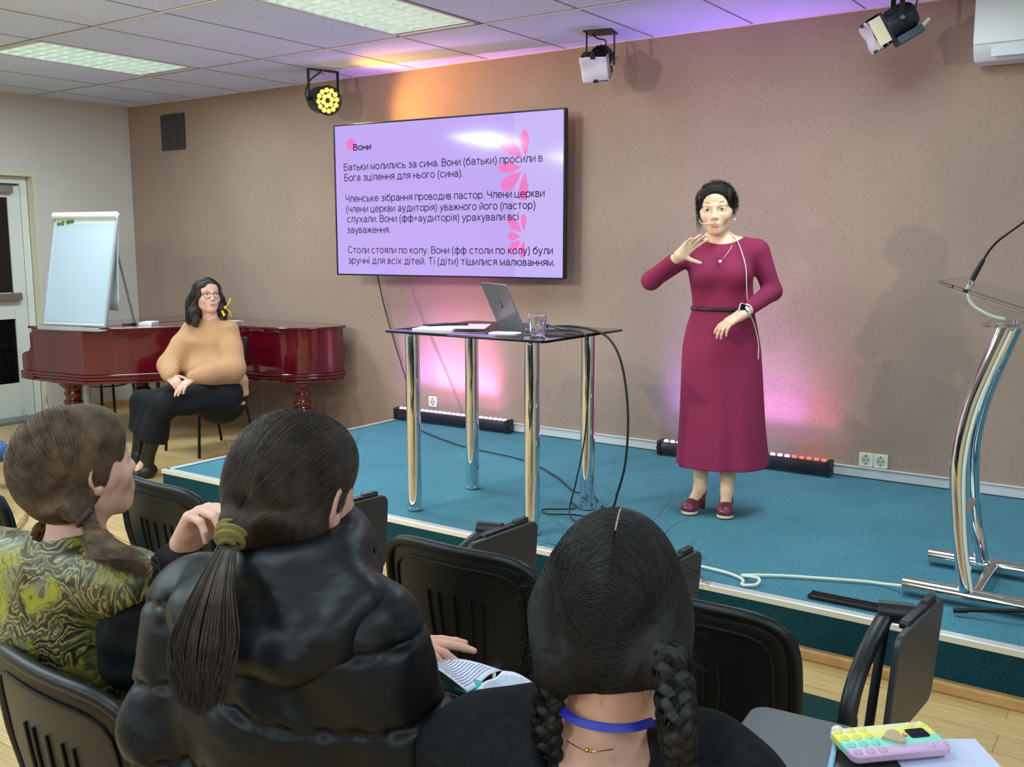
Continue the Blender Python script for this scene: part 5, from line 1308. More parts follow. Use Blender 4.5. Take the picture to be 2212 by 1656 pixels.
def seated_woman():
    base = at(470, 868, 6.68); base.z = 0; q = rel(base)
    J = dict(pelvis=q(474, 838, 6.70), chest=q(462, 745, 6.67), neck=q(455, 697, 6.68), head=q(447, 639, 6.64), shoulder_l=q(496, 717, 6.60), shoulder_r=q(411, 716, 6.74),
             elbow_l=q(505, 797, 6.50), wrist_l=q(418, 815, 6.33), elbow_r=q(366, 788, 6.54), wrist_r=q(366, 812, 6.36), hip_l=q(482, 852, 6.58), hip_r=q(458, 845, 6.76),
             knee_l=q(352, 876, 6.36), knee_r=q(312, 868, 6.60), ankle_l=q(318, 990, 6.45), ankle_r=q(298, 985, 6.60), toe_l=q(296, 1014, 6.42), toe_r=q(276, 1008, 6.58), w=1.06)
    sk = skin('skin_seated', (226, 180, 160)); HF = basis(J['head'], (.95, -.30, .16), (0.02, 0, 1)); k = 1.05
    S = SDF(); body_ops(S, J, -.006); F = Frame(S, HF, k); head_ops(F, mouth=1.0, full=.004)
    hand_ops(S, J['wrist_l'], q(384, 842, 6.26)-J['wrist_l'], (-.1, .2, -1), 1, per=[(.25, .2, .1), (.2, .2, .1), (.2, .25, .15), (.25, .3, .2)], spread=.09, sc=.95)
    hand_ops(S, J['wrist_r'], q(392, 838, 6.30)-J['wrist_r'], (.4, .3, -.8), -1, per=[(.5, .6, .4)]*4, spread=.03, sc=.95)
    o = person('woman with glasses in a beige sweater sitting by the red piano', base, S, .0036, [sk, M['lip']], lips_mat(F, 0, 1.0))
    eyes(F, o, (.25, -1, .12), brow=HAIR_DARK)
    # sweater
    D = SDF(); body_ops(D, J, .016, legs=False, neck=False)
    up = (J['neck']-J['pelvis']).normalized()
    for s in ('l', 'r'):
        e_, wr = J['elbow_'+s], J['wrist_'+s]; sh = J['shoulder_'+s]
        D.rc(sh+(e_-sh)*.45, e_, .060, .064, .05); D.rc(e_, e_+(wr-e_)*.72, .064, .055, .04); D.rc(e_+(wr-e_)*.8, wr-(wr-e_)*.06, .040, .036, .02)
    D.el(J['pelvis']+Vector((0, 0, .045)), (.205, .175, .10), .05); D.el((J['elbow_l']+J['elbow_r'])/2*.45+J['pelvis']*.55+Vector((0, 0, .04)), (.20, .15, .13), .06); D.rc(J['neck']+up*.005, J['neck']+up*.03, .066, .060, .03)
    D.plane(J['pelvis']+Vector((0, 0, -.045)), (0, 0, -1), .02)
    D.rc(J['neck']+up*.02, J['neck']+up*.10, .052, .05, .005, 's')
    rng = np.random.RandomState(5); fo = rng.normal(0, 1, (6, 3))*16
    D.disp(lambda P, d: d-.0035*np.sin(P@fo[0]+2*np.sin(P@fo[1]*.5))-.0022*np.sin(P@fo[2]*1.6+1.5*np.sin(P@fo[3]*.4)))
    D.mesh('sweater', .005, knit('peach_knit', (214, 164, 124), 62, axis='DIAGONAL', strength=.7, lo=.86, hi=1.06), o)
    # skirt and boots
    K = SDF(); 
    for s in ('l', 'r'): K.rc(J['hip_'+s], J['knee_'+s], .108, .078, .06)
    K.rc(J['hip_l'], J['hip_r'], .125, .125, .05); mk = (J['knee_l']+J['knee_r'])/2; ma = (J['ankle_l']+J['ankle_r'])/2
    for t in (.0, .5, 1.0):
        a = J['knee_l'].lerp(J['knee_r'], t); b = J['ankle_l'].lerp(J['ankle_r'], t); K.rc(a, a.lerp(b, .55), .075, .088, .05)
    K.rc(J['pelvis']+Vector((0, 0, -.06)), J['pelvis']+Vector((0, 0, .03)), .185, .165, .05)
    n_ = (ma-mk).normalized(); K.plane(mk.lerp(ma, .60), n_, .01)
    K.disp(lambda P, d: d-.004*np.sin(P[:, 0]*30+P[:, 2]*14)-.003*np.sin(P[:, 1]*34-P[:, 2]*20))
    cut = J['pelvis']+Vector((0, 0, -.30))
    K.mesh('skirt', .006, flat('skirt_black', (19, 20, 24), .8, spec=.25, noise=.2, nscale=50), o)
    B = SDF()
    for s in ('l', 'r'):
        kn, an, to = J['knee_'+s], J['ankle_'+s], J['toe_'+s]
        B.rc(kn.lerp(an, .3), an, .055, .042, .02); an0 = Vector((an.x, an.y, .045)); B.rc(an, an0, .042, .040, .02); t0 = Vector((to.x, to.y, .034)); B.rc(an0, t0, .040, .034, .02)
        b0 = an0-(t0-an0).normalized()*.03; B.rc(an0, b0, .04, .034, .02)
    B.plane((0, 0, .002), (0, 0, -1), .003); B.mesh('boots', .0045, flat('boot_black', (18, 17, 19), .38, spec=.5), o)
    # glasses
    gb = MB(); P = lambda x, y, z: HF @ (Vector((x, y, z))*k)
    for s in (-1, 1):
        ring = [P(s*.032+.0245*math.cos(a)*(1 if abs(math.cos(a)) < .7 else 1.0), -.094+.008*abs(math.cos(a))*(1 if s*math.cos(a) > 0 else .3), -.004+.0195*math.sin(a)) for a in [2*PI*i/28 for i in range(29)]]
        gb.tube(ring, .0019, 6, cap=False)
        gb.tube([P(s*.0565, -.088, .004), P(s*.068, -.06, .006), P(s*.078, -.01, .004), P(s*.077, .012, -.004)], .0018, 6)
    gb.tube([P(-.0085, -.095, .0), P(0, -.098, .003), P(.0085, -.095, .0)], .0018, 6); gl_ = gb.build('glasses', flat('glasses_frame', (48, 42, 44), .3), o)
    # hair
    hm_ = hair_mat('hair_seated', (44, 33, 30)); X = SDF(); Fh = Frame(X, HF, k); Fh.el((0, .022, .028), (.080, .098, .091), .02); Fh.el((0, -.030, .056), (.062, .060, .052), .03); Fh.plane((0, -.080, .056), (0, -.86, -.50), .01)
    for s in (-1, 1): Fh.el((s*.066, -.020, .02), (.016, .040, .055), .02); Fh.rc((s*.070, .006, .02), (s*.090, .012, -.10), .024, .034, .03); Fh.rc((s*.090, .012, -.10), (s*.094, -.012, -.185), .034, .020, .03)
    Fh.rc((0, .085, .0), (0, .075, -.13), .045, .05, .04)
    X.disp(lambda P_, d: d-.004*np.sin(P_[:, 2]*80+5*np.sin(P_[:, 0]*30)))
    h = X.mesh('hair', .005, hm_, o); R = np.array(HF.to_3x3()); c0 = np.array(HF @ (Vector((0, .022, .030))*k)); PTH = []
    for i in range(1500):
        s = rng.choice((-1, 1)); y0 = rng.uniform(-.9, .7); d0 = unit((s*.12, y0, 1-.25*abs(y0)))
        d1 = unit((s*1, rng.uniform(-.25, .9), rng.uniform(-.35, .05))); top = sweep(c0, R, np.array((.082, .10, .09))*k, d0, d1, 9, 1+.03*rng.rand())
        e = top[-1]; n_w = 14; Lw = rng.uniform(.10, .20); ph = rng.rand()*6; fr = rng.uniform(2.0, 3.2)
        t = np.linspace(0, 1, n_w)[1:, None]; side = (R@np.array((s*1., -.15, 0)))
        w_ = e+(R@np.array((s*.026, 0, 0)))*np.minimum(t*2.2, 1)+t*Lw*np.array((0, 0, -1))+(.014*np.sin(t*fr*PI+ph))*side+(.010*np.cos(t*fr*PI+ph))*(R@np.array((0, 1., 0)))+t*.012*side
        PTH.append(np.concatenate([top, w_]))
    PTH = drape(PTH, X, .001)
    strands('hair_strands', PTH, .0014, hm_, h, tip=.5)
    by = MB(); c = q(487, 664, 6.62)
    for s_ in (-1, 1): by.tube(spline([c, c+Vector((.015, .02, s_*.03)), c+Vector((.02, .03, s_*.062))], 4), [.006, .009, .012, .014, .015, .016, .016, .015, .012][:9], 8, flat=.35)
    by.tube([c+Vector((-.012, -.02, -.02)), c+Vector((.0, -.01, -.055))], [.008, .012], 8, flat=.4); by.ball(c, .011, 8); by.build('hair_bow', flat('bow_yellow', (236, 196, 24), .5), h)
    return o
seated_woman()

def scalp(HF, k, n, tie, rng, sz=(.080, .098, .088), part=None, lift=.035):
    R = np.array(HF.to_3x3()); c0 = np.array(HF @ (Vector((0, .022, .014))*k)); rad = np.array(sz)*k; out = []
    tl = np.array(HF.inverted() @ Vector(tie))/k-np.array((0, .022, .014)); dt = unit(tl/np.array(sz))
    for i in range(n):
        a = rng.uniform(-PI, PI); z = rng.uniform(-.78, 1.0); y = -math.cos(a); 
        d0 = np.array((math.sin(a)*math.sqrt(max(1-z*z, 0)), y*math.sqrt(max(1-z*z, 0)), z))
        if z < -.2 and d0[1] < -.3: continue
        out.append((c0, R, rad, d0, dt))
    return out
# hooded black bodies, leaflets and so on share these cloth helpers
def folds(seed, amp, fr, n=3):
    rg = np.random.RandomState(seed); A = rg.normal(0, 1, (n*2, 3))*fr
    def fn(P, d):
        for i in range(n): d = d-amp/(i+1)*np.sin((P@A[2*i])*(1+.5*i)+1.8*np.sin(P@A[2*i+1]*.55))
        return d
    return fn

def floral():
    t = NT('floral_brocade'); v = t.coord()
    nz = t.n('ShaderNodeTexNoise'); nz.inputs['Scale'].default_value = 7; nz.inputs['Detail'].default_value = 2; t.l(v, nz.inputs['Vector'])
    mx = t.n('ShaderNodeMixRGB', blend_type='LINEAR_LIGHT'); mx.inputs[0].default_value = .10; t.l(v, mx.inputs[1]); t.l(nz.outputs['Color'], mx.inputs[2])
    wv = t.n('ShaderNodeTexWave', wave_type='RINGS', rings_direction='SPHERICAL'); wv.inputs['Scale'].default_value = 11; wv.inputs['Distortion'].default_value = 11; wv.inputs['Detail'].default_value = 2.5; wv.inputs['Detail Scale'].default_value = 2.2; t.l(mx.outputs[0], wv.inputs['Vector'])
    vo = t.n('ShaderNodeTexVoronoi', feature='SMOOTH_F1'); vo.inputs['Scale'].default_value = 13; t.l(mx.outputs[0], vo.inputs['Vector'])
    c1 = t.ramp(wv.outputs[1], [(.10, srgb(58, 50, 30)), (.24, srgb(122, 108, 62)), (.42, srgb(150, 140, 66)), (.60, srgb(176, 176, 60)), (.80, srgb(186, 184, 130)), (.93, srgb(96, 84, 48))])
    c2 = t.ramp(t.noise(v, 5.5, 2, .5, 1.5), [(.36, srgb(104, 94, 60)), (.48, srgb(168, 168, 64)), (.58, srgb(190, 188, 44)), (.70, srgb(150, 148, 122))])
    g = t.ramp(vo.outputs['Distance'], [(.30, (0, 0, 0)), (.46, (1, 1, 1))])
    m2 = t.n('ShaderNodeMixRGB'); t.l(g, m2.inputs[0]); t.l(c2, m2.inputs[1]); t.l(c1, m2.inputs[2])
    w2 = t.n('ShaderNodeTexWave', wave_type='BANDS', bands_direction='DIAGONAL'); w2.inputs['Scale'].default_value = 26; w2.inputs['Distortion'].default_value = 14; w2.inputs['Detail'].default_value = 2; t.l(mx.outputs[0], w2.inputs['Vector'])
    ln = t.ramp(w2.outputs[1], [(.0, (.25, .23, .18)), (.12, (1, 1, 1))])
    m3 = t.n('ShaderNodeMixRGB', blend_type='MULTIPLY'); m3.inputs[0].default_value = .85; t.l(m2.outputs[0], m3.inputs[1]); t.l(ln, m3.inputs[2]); m4 = t.n('ShaderNodeMixRGB', blend_type='MULTIPLY'); m4.inputs[0].default_value = 1; m4.inputs[2].default_value = (.56, .53, .60, 1); t.l(m3.outputs[0], m4.inputs[1]); t.l(m4.outputs[0], t.b.inputs['Base Color'])
    t.set(Roughness=.42); t.b.inputs['Specular IOR Level'].default_value = .5; t.bump(wv.outputs[1], .25, .004); return t.m

def puffer_mat():
    t = NT('puffer_black'); v = t.coord((1, 1, 1.6))
    f = t.noise(v, 9, 3, .5, .3); t.l(t.ramp(f, [(.3, srgb(11, 12, 16)), (.7, srgb(17, 18, 23))]), t.b.inputs['Base Color'])
    t.set(Roughness=.46); t.b.inputs['Specular IOR Level'].default_value = .26; t.bump(f, .45, .02); return t.m
def part_strip(HF, k, parent):
    b = MB(); c = Vector((0, .024, .006)); sz = Vector((.0845, .1025, .1115))*1.022; w = []
    for i in range(14):
        th = -.15+.75*i/13; x = .0026*math.sin(PI*i/13)+.0005; w.append((x, th))
    for i in range(13):
        q = []
        for (x, th), sg in ((w[i], -1), (w[i], 1), (w[i+1], 1), (w[i+1], -1)): q.append(HF @ ((c+Vector((sg*x, sz.y*math.sin(th), sz.z*math.cos(th))))*k))
        b.add(q, [(0, 1, 2, 3)])
    b.build('parting', flat('scalp', (176, 142, 124), .6), parent, smooth=False)
def girl_in_vest():
    base = at(150, 1240, 1.82); base.z = 0; q0 = rel(base); q = lambda x, y, d: q0(x, y, d*1.055); rng = np.random.RandomState(11)
    J = dict(pelvis=Vector((-.02, .02, .56)), chest=q(150, 1330, 1.72)*1.0, neck=q(150, 1185, 1.735), head=q(168, 1008, 1.735), shoulder_l=q(-40, 1205, 1.84), shoulder_r=q(288, 1268, 1.63),
             elbow_l=q(-70, 1440, 1.85), wrist_l=Vector((-.12, .42, .66)), elbow_r=q(290, 1420, 1.66), wrist_r=q(402, 1172, 1.60))
    J['pelvis'] = Vector((.07, .08, .56)); J['chest'] = (J['pelvis']+J['neck'])/2+Vector((0, -.02, .0))
    J.update(hip_l=Vector((-.02, .11, .54)), hip_r=Vector((.16, .11, .54)), knee_l=Vector((-.03, .52, .53)), knee_r=Vector((.17, .52, .53)), ankle_l=Vector((-.03, .54, .09)), ankle_r=Vector((.17, .54, .09)), toe_l=Vector((-.03, .68, .04)), toe_r=Vector((.17, .68, .04)), w=.95)
    HF = basis(J['head'], (.06, 1, .16)); k = 1.01; sk = skin('skin_girl', (226, 178, 158))
    S = SDF(); body_ops(S, J, -.006); F = Frame(S, HF, k); head_ops(F)
    tips = hand_ops(S, J['wrist_r'], q(448, 1088, 1.56)-J['wrist_r'], q(520, 1175, 1.52)-q(448, 1088, 1.56), -1, per=[(.9, .75, .4), (.95, .8, .45), (1.0, .85, .5), (1.05, .9, .5)], spread=.05, sc=.98, thumb=(.62, .72, -.30), tcurl=.12)
    o = person('girl in a yellow floral vest with a low side ponytail, leftmost in the audience', base, S, .0038, [sk, M['lip']], lips_mat(F))
    eyes(F, o, brow=HAIR_BROWN)
    V = SDF(); body_ops(V, J, .012, legs=False, neck=False, arms=False)
    up = Vector((0, 0, 1)); ax = (J['shoulder_r']-J['shoulder_l']).normalized()
    V.rc(J['shoulder_l']-ax*.02, J['shoulder_r']+ax*.01, .056, .052, .04); V.rc(J['neck']-up*.03, J['neck']+up*.022, .074, .066, .04); V.rc(J['neck']+up*.0, J['neck']+up*.12, .056, .056, .004, 's')
    for s, sg in (('l', -1), ('r', 1)):
        sh, el_ = J['shoulder_'+s], J['elbow_'+s]; V.rc(sh+ax*sg*.022+Vector((0, .0, -.040)), el_+ax*sg*.02, .056, .075, .008, 's'); V.rc(J['neck'].lerp(sh, .6)+Vector((0, 0, .012)), sh+ax*sg*.055+Vector((0, .0, .034)), .034, .016, .02)
    V.plane(Vector((0, 0, .60)), (0, 0, -1), .01); V.disp(folds(4, .003, 14)); V.mesh('vest', .0045, floral(), o)
    A = SDF()
    for s in ('l', 'r'):
        sh, e_, wr = J['shoulder_'+s], J['elbow_'+s], J['wrist_'+s]; A.rc(sh+(e_-sh)*.08, e_, .060, .058, .03); A.rc(e_, e_.lerp(wr, .86), .052, .036, .03)
    A.disp(folds(9, .004, 26)); A.mesh('blouse_sleeves', .0048, flat('velvet_black', (15, 14, 17), .75, spec=.3, noise=.4, nscale=60, bump=.3), o)
    T = SDF()
    for s in ('l', 'r'): T.rc(J['hip_'+s], J['knee_'+s], .09, .066, .05); T.rc(J['knee_'+s], J['ankle_'+s], .066, .05, .02)
    T.rc(J['pelvis']-up*.03, J['pelvis'], .14, .14, .05); T.mesh('trousers', .009, M['black_cloth'], o)
    sh_ = SDF()
    for s in ('l', 'r'): sh_.rc(J['ankle_'+s]-up*.04, J['toe_'+s]-up*.0, .045, .036, .02)
    sh_.plane((0, 0, .004), (0, 0, -1), .004); sh_.mesh('shoes', .007, M['black_cloth'], o)
    # hair: centre part swept to a tie low on her right
    tie = q(184, 1116, 1.645); X = SDF(); Fh = Frame(X, HF, k); Fh.el((0, .022, .014), (.0775, .0985, .101), .02); Fh.el((0, -.034, .046), (.066, .062, .060), .03); Fh.plane((0, -.083, .040), (0, -.90, -.28), .012)
    X.rc(HF @ (Vector((.0, .05, -.04))*k), tie, .040, .014, .04)
    h = X.mesh('hair', .004, HAIR_BROWN, o); R = np.array(HF.to_3x3()); P = []
    for c0, R_, rad, d0, dt in scalp(HF, k, 9000, tie, rng, (.079, .100, .103)):
        p = sweep(c0, R_, rad, d0, dt, 12, 1.0+.045*rng.rand(), .012, rng.rand()*6); p = p[:-1]; e = np.array(tie)+rng.normal(0, .006, 3)
        P.append(np.concatenate([p, [p[-1]*.4+e*.6], [e]]))
    P = drape(P, X, .0012)
    for i in range(1100):
        e = rng.normal(0, 1, 3); w0 = .011; pts = [Vector(tie)+Vector(e*.006), q(205+e[0]*9, 1150, 1.62), q(228+e[0]*17+e[1]*6, 1180, 1.585), q(252+e[0]*22+e[1]*8, 1206, 1.555+e[2]*.006), q(282+e[0]*14+e[1]*14, 1226+e[0]*4+8*e[2], 1.535)]
        P.append(np.array([np.array(x) for x in spline(pts, 4)]))
    strands('hair_strands', P, .00055, HAIR_BROWN, h); P = []
    for i in range(40):                                      # loose wisps
        d = unit(rng.normal(0, 1, 3)*np.array((1, .7, .6))+np.array((0, .2, .9))); p0 = np.array(HF @ (Vector((0, .024, .030))*k))+(d*np.array((.08, .10, .09))*k)@R.T; w = unit(rng.normal(0, 1, 3)+d@R.T*.8)
        P.append(np.array([p0+w*t*.03+np.array((0, 0, .012))*t*t*rng.normal() for t in np.linspace(0, 1, 9)]))
    for i in range(16):
        e = rng.normal(0, 1, 3); P.append(np.array([np.array(x) for x in spline([q(62+4*e[0], 1105, 1.72), q(52+5*e[1], 1130, 1.70), q(30+12*e[2], 1160, 1.69)], 4)]))
    strands('loose_hairs', P, .0003, HAIR_BROWN, h)
    tb = MB(); rg = [Vector(tie)+.017*(math.cos(a)*Vector((.55, .3, .75)).normalized()+math.sin(a)*Vector((.6, -.75, -.1)).normalized()) for a in [2*PI*i/16 for i in range(17)]]
    tb.tube(rg, .006, 8, cap=False); tb.build('hair_tie', flat('tie_brown', (50, 32, 28), .7), h)
    return o
girl_in_vest()

def woman_in_puffer():
    base = at(620, 1290, 1.39); base.z = 0; q0 = rel(base); q = lambda x, y, d: q0(x, y, d*.905); rng = np.random.RandomState(21)
    J = dict(neck=q(640, 1245, 1.50), head=q(640, 1062, 1.525), shoulder_l=q(428, 1322, 1.56), shoulder_r=q(786, 1378, 1.43))
    J['pelvis'] = Vector((.02, .0, .56)); J['chest'] = (J['pelvis']+J['neck'])/2+Vector((-.01, -.02, 0))
    J.update(elbow_l=q(385, 1570, 1.54), wrist_l=Vector((-.16, .40, .66)), elbow_r=q(878, 1600, 1.46), wrist_r=q(812, 1388, 1.90), hip_l=Vector((-.08, .05, .54)), hip_r=Vector((.12, .04, .54)),
             knee_l=Vector((-.10, .48, .53)), knee_r=Vector((.17, .47, .53)), ankle_l=Vector((-.10, .50, .09)), ankle_r=Vector((.16, .50, .09)), toe_l=Vector((-.10, .64, .04)), toe_r=Vector((.17, .64, .04)), w=1.0)
    HF = basis(J['head'], (-.20, .97, -.10), (.03, .06, 1)); k = .99; sk = skin('skin_puffer', (222, 170, 150))
    S = SDF(); body_ops(S, J, -.006); F = Frame(S, HF, k); head_ops(F)
    hand_ops(S, J['wrist_r'], q(930, 1392, 1.92)-J['wrist_r'], (-.25, -.35, -.9), -1, per=[(.02, .08, .06), (.06, .12, .08), (.3, .3, .2), (.4, .35, .2)], spread=.09, sc=1.0, thumb=(.6, .75, -.25))
    o = person('woman with a long ponytail in a black hooded puffer jacket, seen from behind', base, S, .0036, [sk, M['lip']], lips_mat(F))
    eyes(F, o, brow=HAIR_ESP)
    # jacket with quilted segments
    D = SDF(); body_ops(D, J, .022, legs=False, neck=False)
    up = Vector((0, 0, 1)); ax = (J['shoulder_r']-J['shoulder_l']).normalized()
    for s in ('l', 'r'):
        sh, e_, wr = J['shoulder_'+s], J['elbow_'+s], J['wrist_'+s]; D.rc(sh-up*.015, e_, .058, .060, .05); D.rc(e_, e_.lerp(wr, .84), .060, .048, .03)
    D.el(J['pelvis']+Vector((0, 0, .04)), (.21, .18, .16), .05)
    def quilt(P, d):
        s = (P[:, 2]+.10*np.abs(P[:, 0]-.02)+.010*np.sin(P[:, 0]*14+P[:, 1]*9))/.105
        v = np.abs(np.sin(PI*s)); seam = np.exp(-(v/.17)**2)
        return d+.0075*seam-.003*v-.003*np.sin(P@np.array((26, 30, 12))+1.5*np.sin(P@np.array((14, -10, 22))))-.0014*np.sin(P@np.array((-60, 30, 25))+1.5*np.sin(P@np.array((20, 40, -30))))-.0035*np.exp(-(v/.45)**2)*np.sin(P[:, 0]*120+P[:, 1]*70+2*np.sin(P[:, 2]*60))
    D.disp(quilt)
    nk = J['neck']
    D.plane((0, 0, .42), (0, 0, -1), .01)
    jm = puffer_mat()
    jk = D.mesh('puffer_jacket', .0052, jm, o)
    # hood lying over the shoulders and the raised collar
    Hd = SDF(); c1 = [q(372, 1258, 1.58), q(415, 1320, 1.46), q(520, 1400, 1.385), q(620, 1412, 1.365), q(715, 1372, 1.37), q(780, 1312, 1.40), q(812, 1318, 1.45)]
    Hd.chain(c1, [.020, .026, .030, .031, .029, .024, .016], .022)
    c2 = [q(420, 1262, 1.56), q(510, 1300, 1.44), q(620, 1318, 1.40), q(720, 1280, 1.42), q(775, 1272, 1.46)]
    Hd.chain(c2, [.026, .028, .028, .026, .020], .03); Hd.rc(q(480, 1345, 1.45), q(740, 1315, 1.43), .055, .045, .03)
    col = [nk+up*.035+Vector((.072*math.cos(a), .078*math.sin(a), .012*math.sin(a))) for a in [2*PI*i/14 for i in range(15)]]
    Hd.chain(col, [.024]*15, .03); Hd.chain([x-up*.045 for x in col], [.032]*15, .03)
    Hd.disp(folds(31, .006, 11, 3)); Hd.disp(lambda P, d: d-.0022*np.sin(P[:, 0]*40+P[:, 2]*70+2*np.sin(P[:, 0]*18)))
    Hd.mesh('hood', .005, jm, jk)
    T = SDF()
    for s in ('l', 'r'): T.rc(J['hip_'+s], J['knee_'+s], .095, .070, .05); T.rc(J['knee_'+s], J['ankle_'+s], .066, .05, .02)
    T.rc(J['pelvis']-up*.03, J['pelvis'], .15, .15, .05); T.mesh('trousers', .009, M['black_cloth'], o)
    b_ = SDF()
    for s in ('l', 'r'): b_.rc(J['ankle_'+s]-up*.04, J['toe_'+s], .045, .036, .02)
    b_.plane((0, 0, .004), (0, 0, -1), .004); b_.mesh('shoes', .007, M['black_cloth'], o)
    # hair
    tie = q(506, 1142, 1.405); X = SDF(); Fh = Frame(X, HF, k); Fh.el((0, .022, .014), (.0765, .0985, .100), .02); Fh.el((0, -.034, .046), (.066, .062, .060), .03); Fh.plane((0, -.082, .048), (0, -.90, -.32), .012)
    X.rc(HF @ (Vector((-.01, .06, -.035))*k), tie, .042, .016, .05)
    h = X.mesh('hair', .004, HAIR_ESP, o); R = np.array(HF.to_3x3()); P = []
    for c0, R_, rad, d0, dt in scalp(HF, k, 9500, tie, rng, (.078, .100, .102)):
        if d0[1] < .12 and abs(d0[0]) > .55 and d0[2] < -.20: continue
        p = sweep(c0, R_, rad, d0, dt, 12, 1.0+.04*rng.rand(), .008, rng.rand()*6)[:-1]; e = np.array(tie)+rng.normal(0, .007, 3)
        P.append(np.concatenate([p, [p[-1]*.4+e*.6], [e]]))
    P = drape(P, X, .0012)
    for i in range(2600):
        e = np.clip(rng.normal(0, 1, 3), -2, 2); x1 = 462+e[0]*22; x2 = 440+e[0]*38; x3 = 430+e[0]*24+e[1]*9
        n_ = 1.06-.55*abs(rng.normal(0, .38))-.10*abs(e[0])
        pts = [Vector(tie)+Vector(e*.007), q(488+e[0]*11, 1190, 1.375+e[2]*.006), q(x1, 1270, 1.325+e[2]*.010), q(x2, 1390, 1.285+e[2]*.010), q(x3, 1390+150*n_, 1.265+e[2]*.01)]
        P.append(np.array([np.array(x) for x in spline(pts, 5)]))
    strands('hair_strands', P, .0005, HAIR_ESP, h); P = []
    for i in range(60):
        d = unit(rng.normal(0, 1, 3)*np.array((1, .8, .5))+np.array((0, .1, .9))); p0 = np.array(HF @ (Vector((0, .024, .030))*k))+(d*np.array((.08, .10, .088))*k)@R.T; w = unit(rng.normal(0, 1, 3)+d@R.T*1.2)
        P.append(np.array([p0+w*t*.034+np.array((0, 0, .014))*t*t*rng.normal() for t in np.linspace(0, 1, 6)]))
    for i in range(10): P.append(np.array([np.array(x) for x in spline([q(694, 1150, 1.47), q(690+2*rng.normal(), 1185, 1.465), q(688+3*rng.normal(), 1200+8*rng.rand(), 1.46)], 4)]))
    strands('loose_hairs', P, .00028, HAIR_ESP, h)
    st_ = SDF(); axis = (q(488, 1190, 1.375)-Vector(tie)).normalized(); u = axis.orthogonal().normalized(); v = axis.cross(u)
    ring = [Vector(tie)+axis*.006+.0095*(math.cos(a)*u+math.sin(a)*v) for a in [2*PI*i/18 for i in range(19)]]; st_.chain(ring, [.0088]*19, .008); st_.chain([x+axis*.011 for x in ring], [.0085]*19, .004)
    st_.disp(lambda P_, d: d-.0022*np.sin(((P_-np.array(tie))@np.array(axis))*700)); st_.mesh('scrunchie', .0016, flat('scrunchie_olive', (118, 106, 58), .8, bump=.4, nscale=200), h)
    return o
woman_in_puffer()

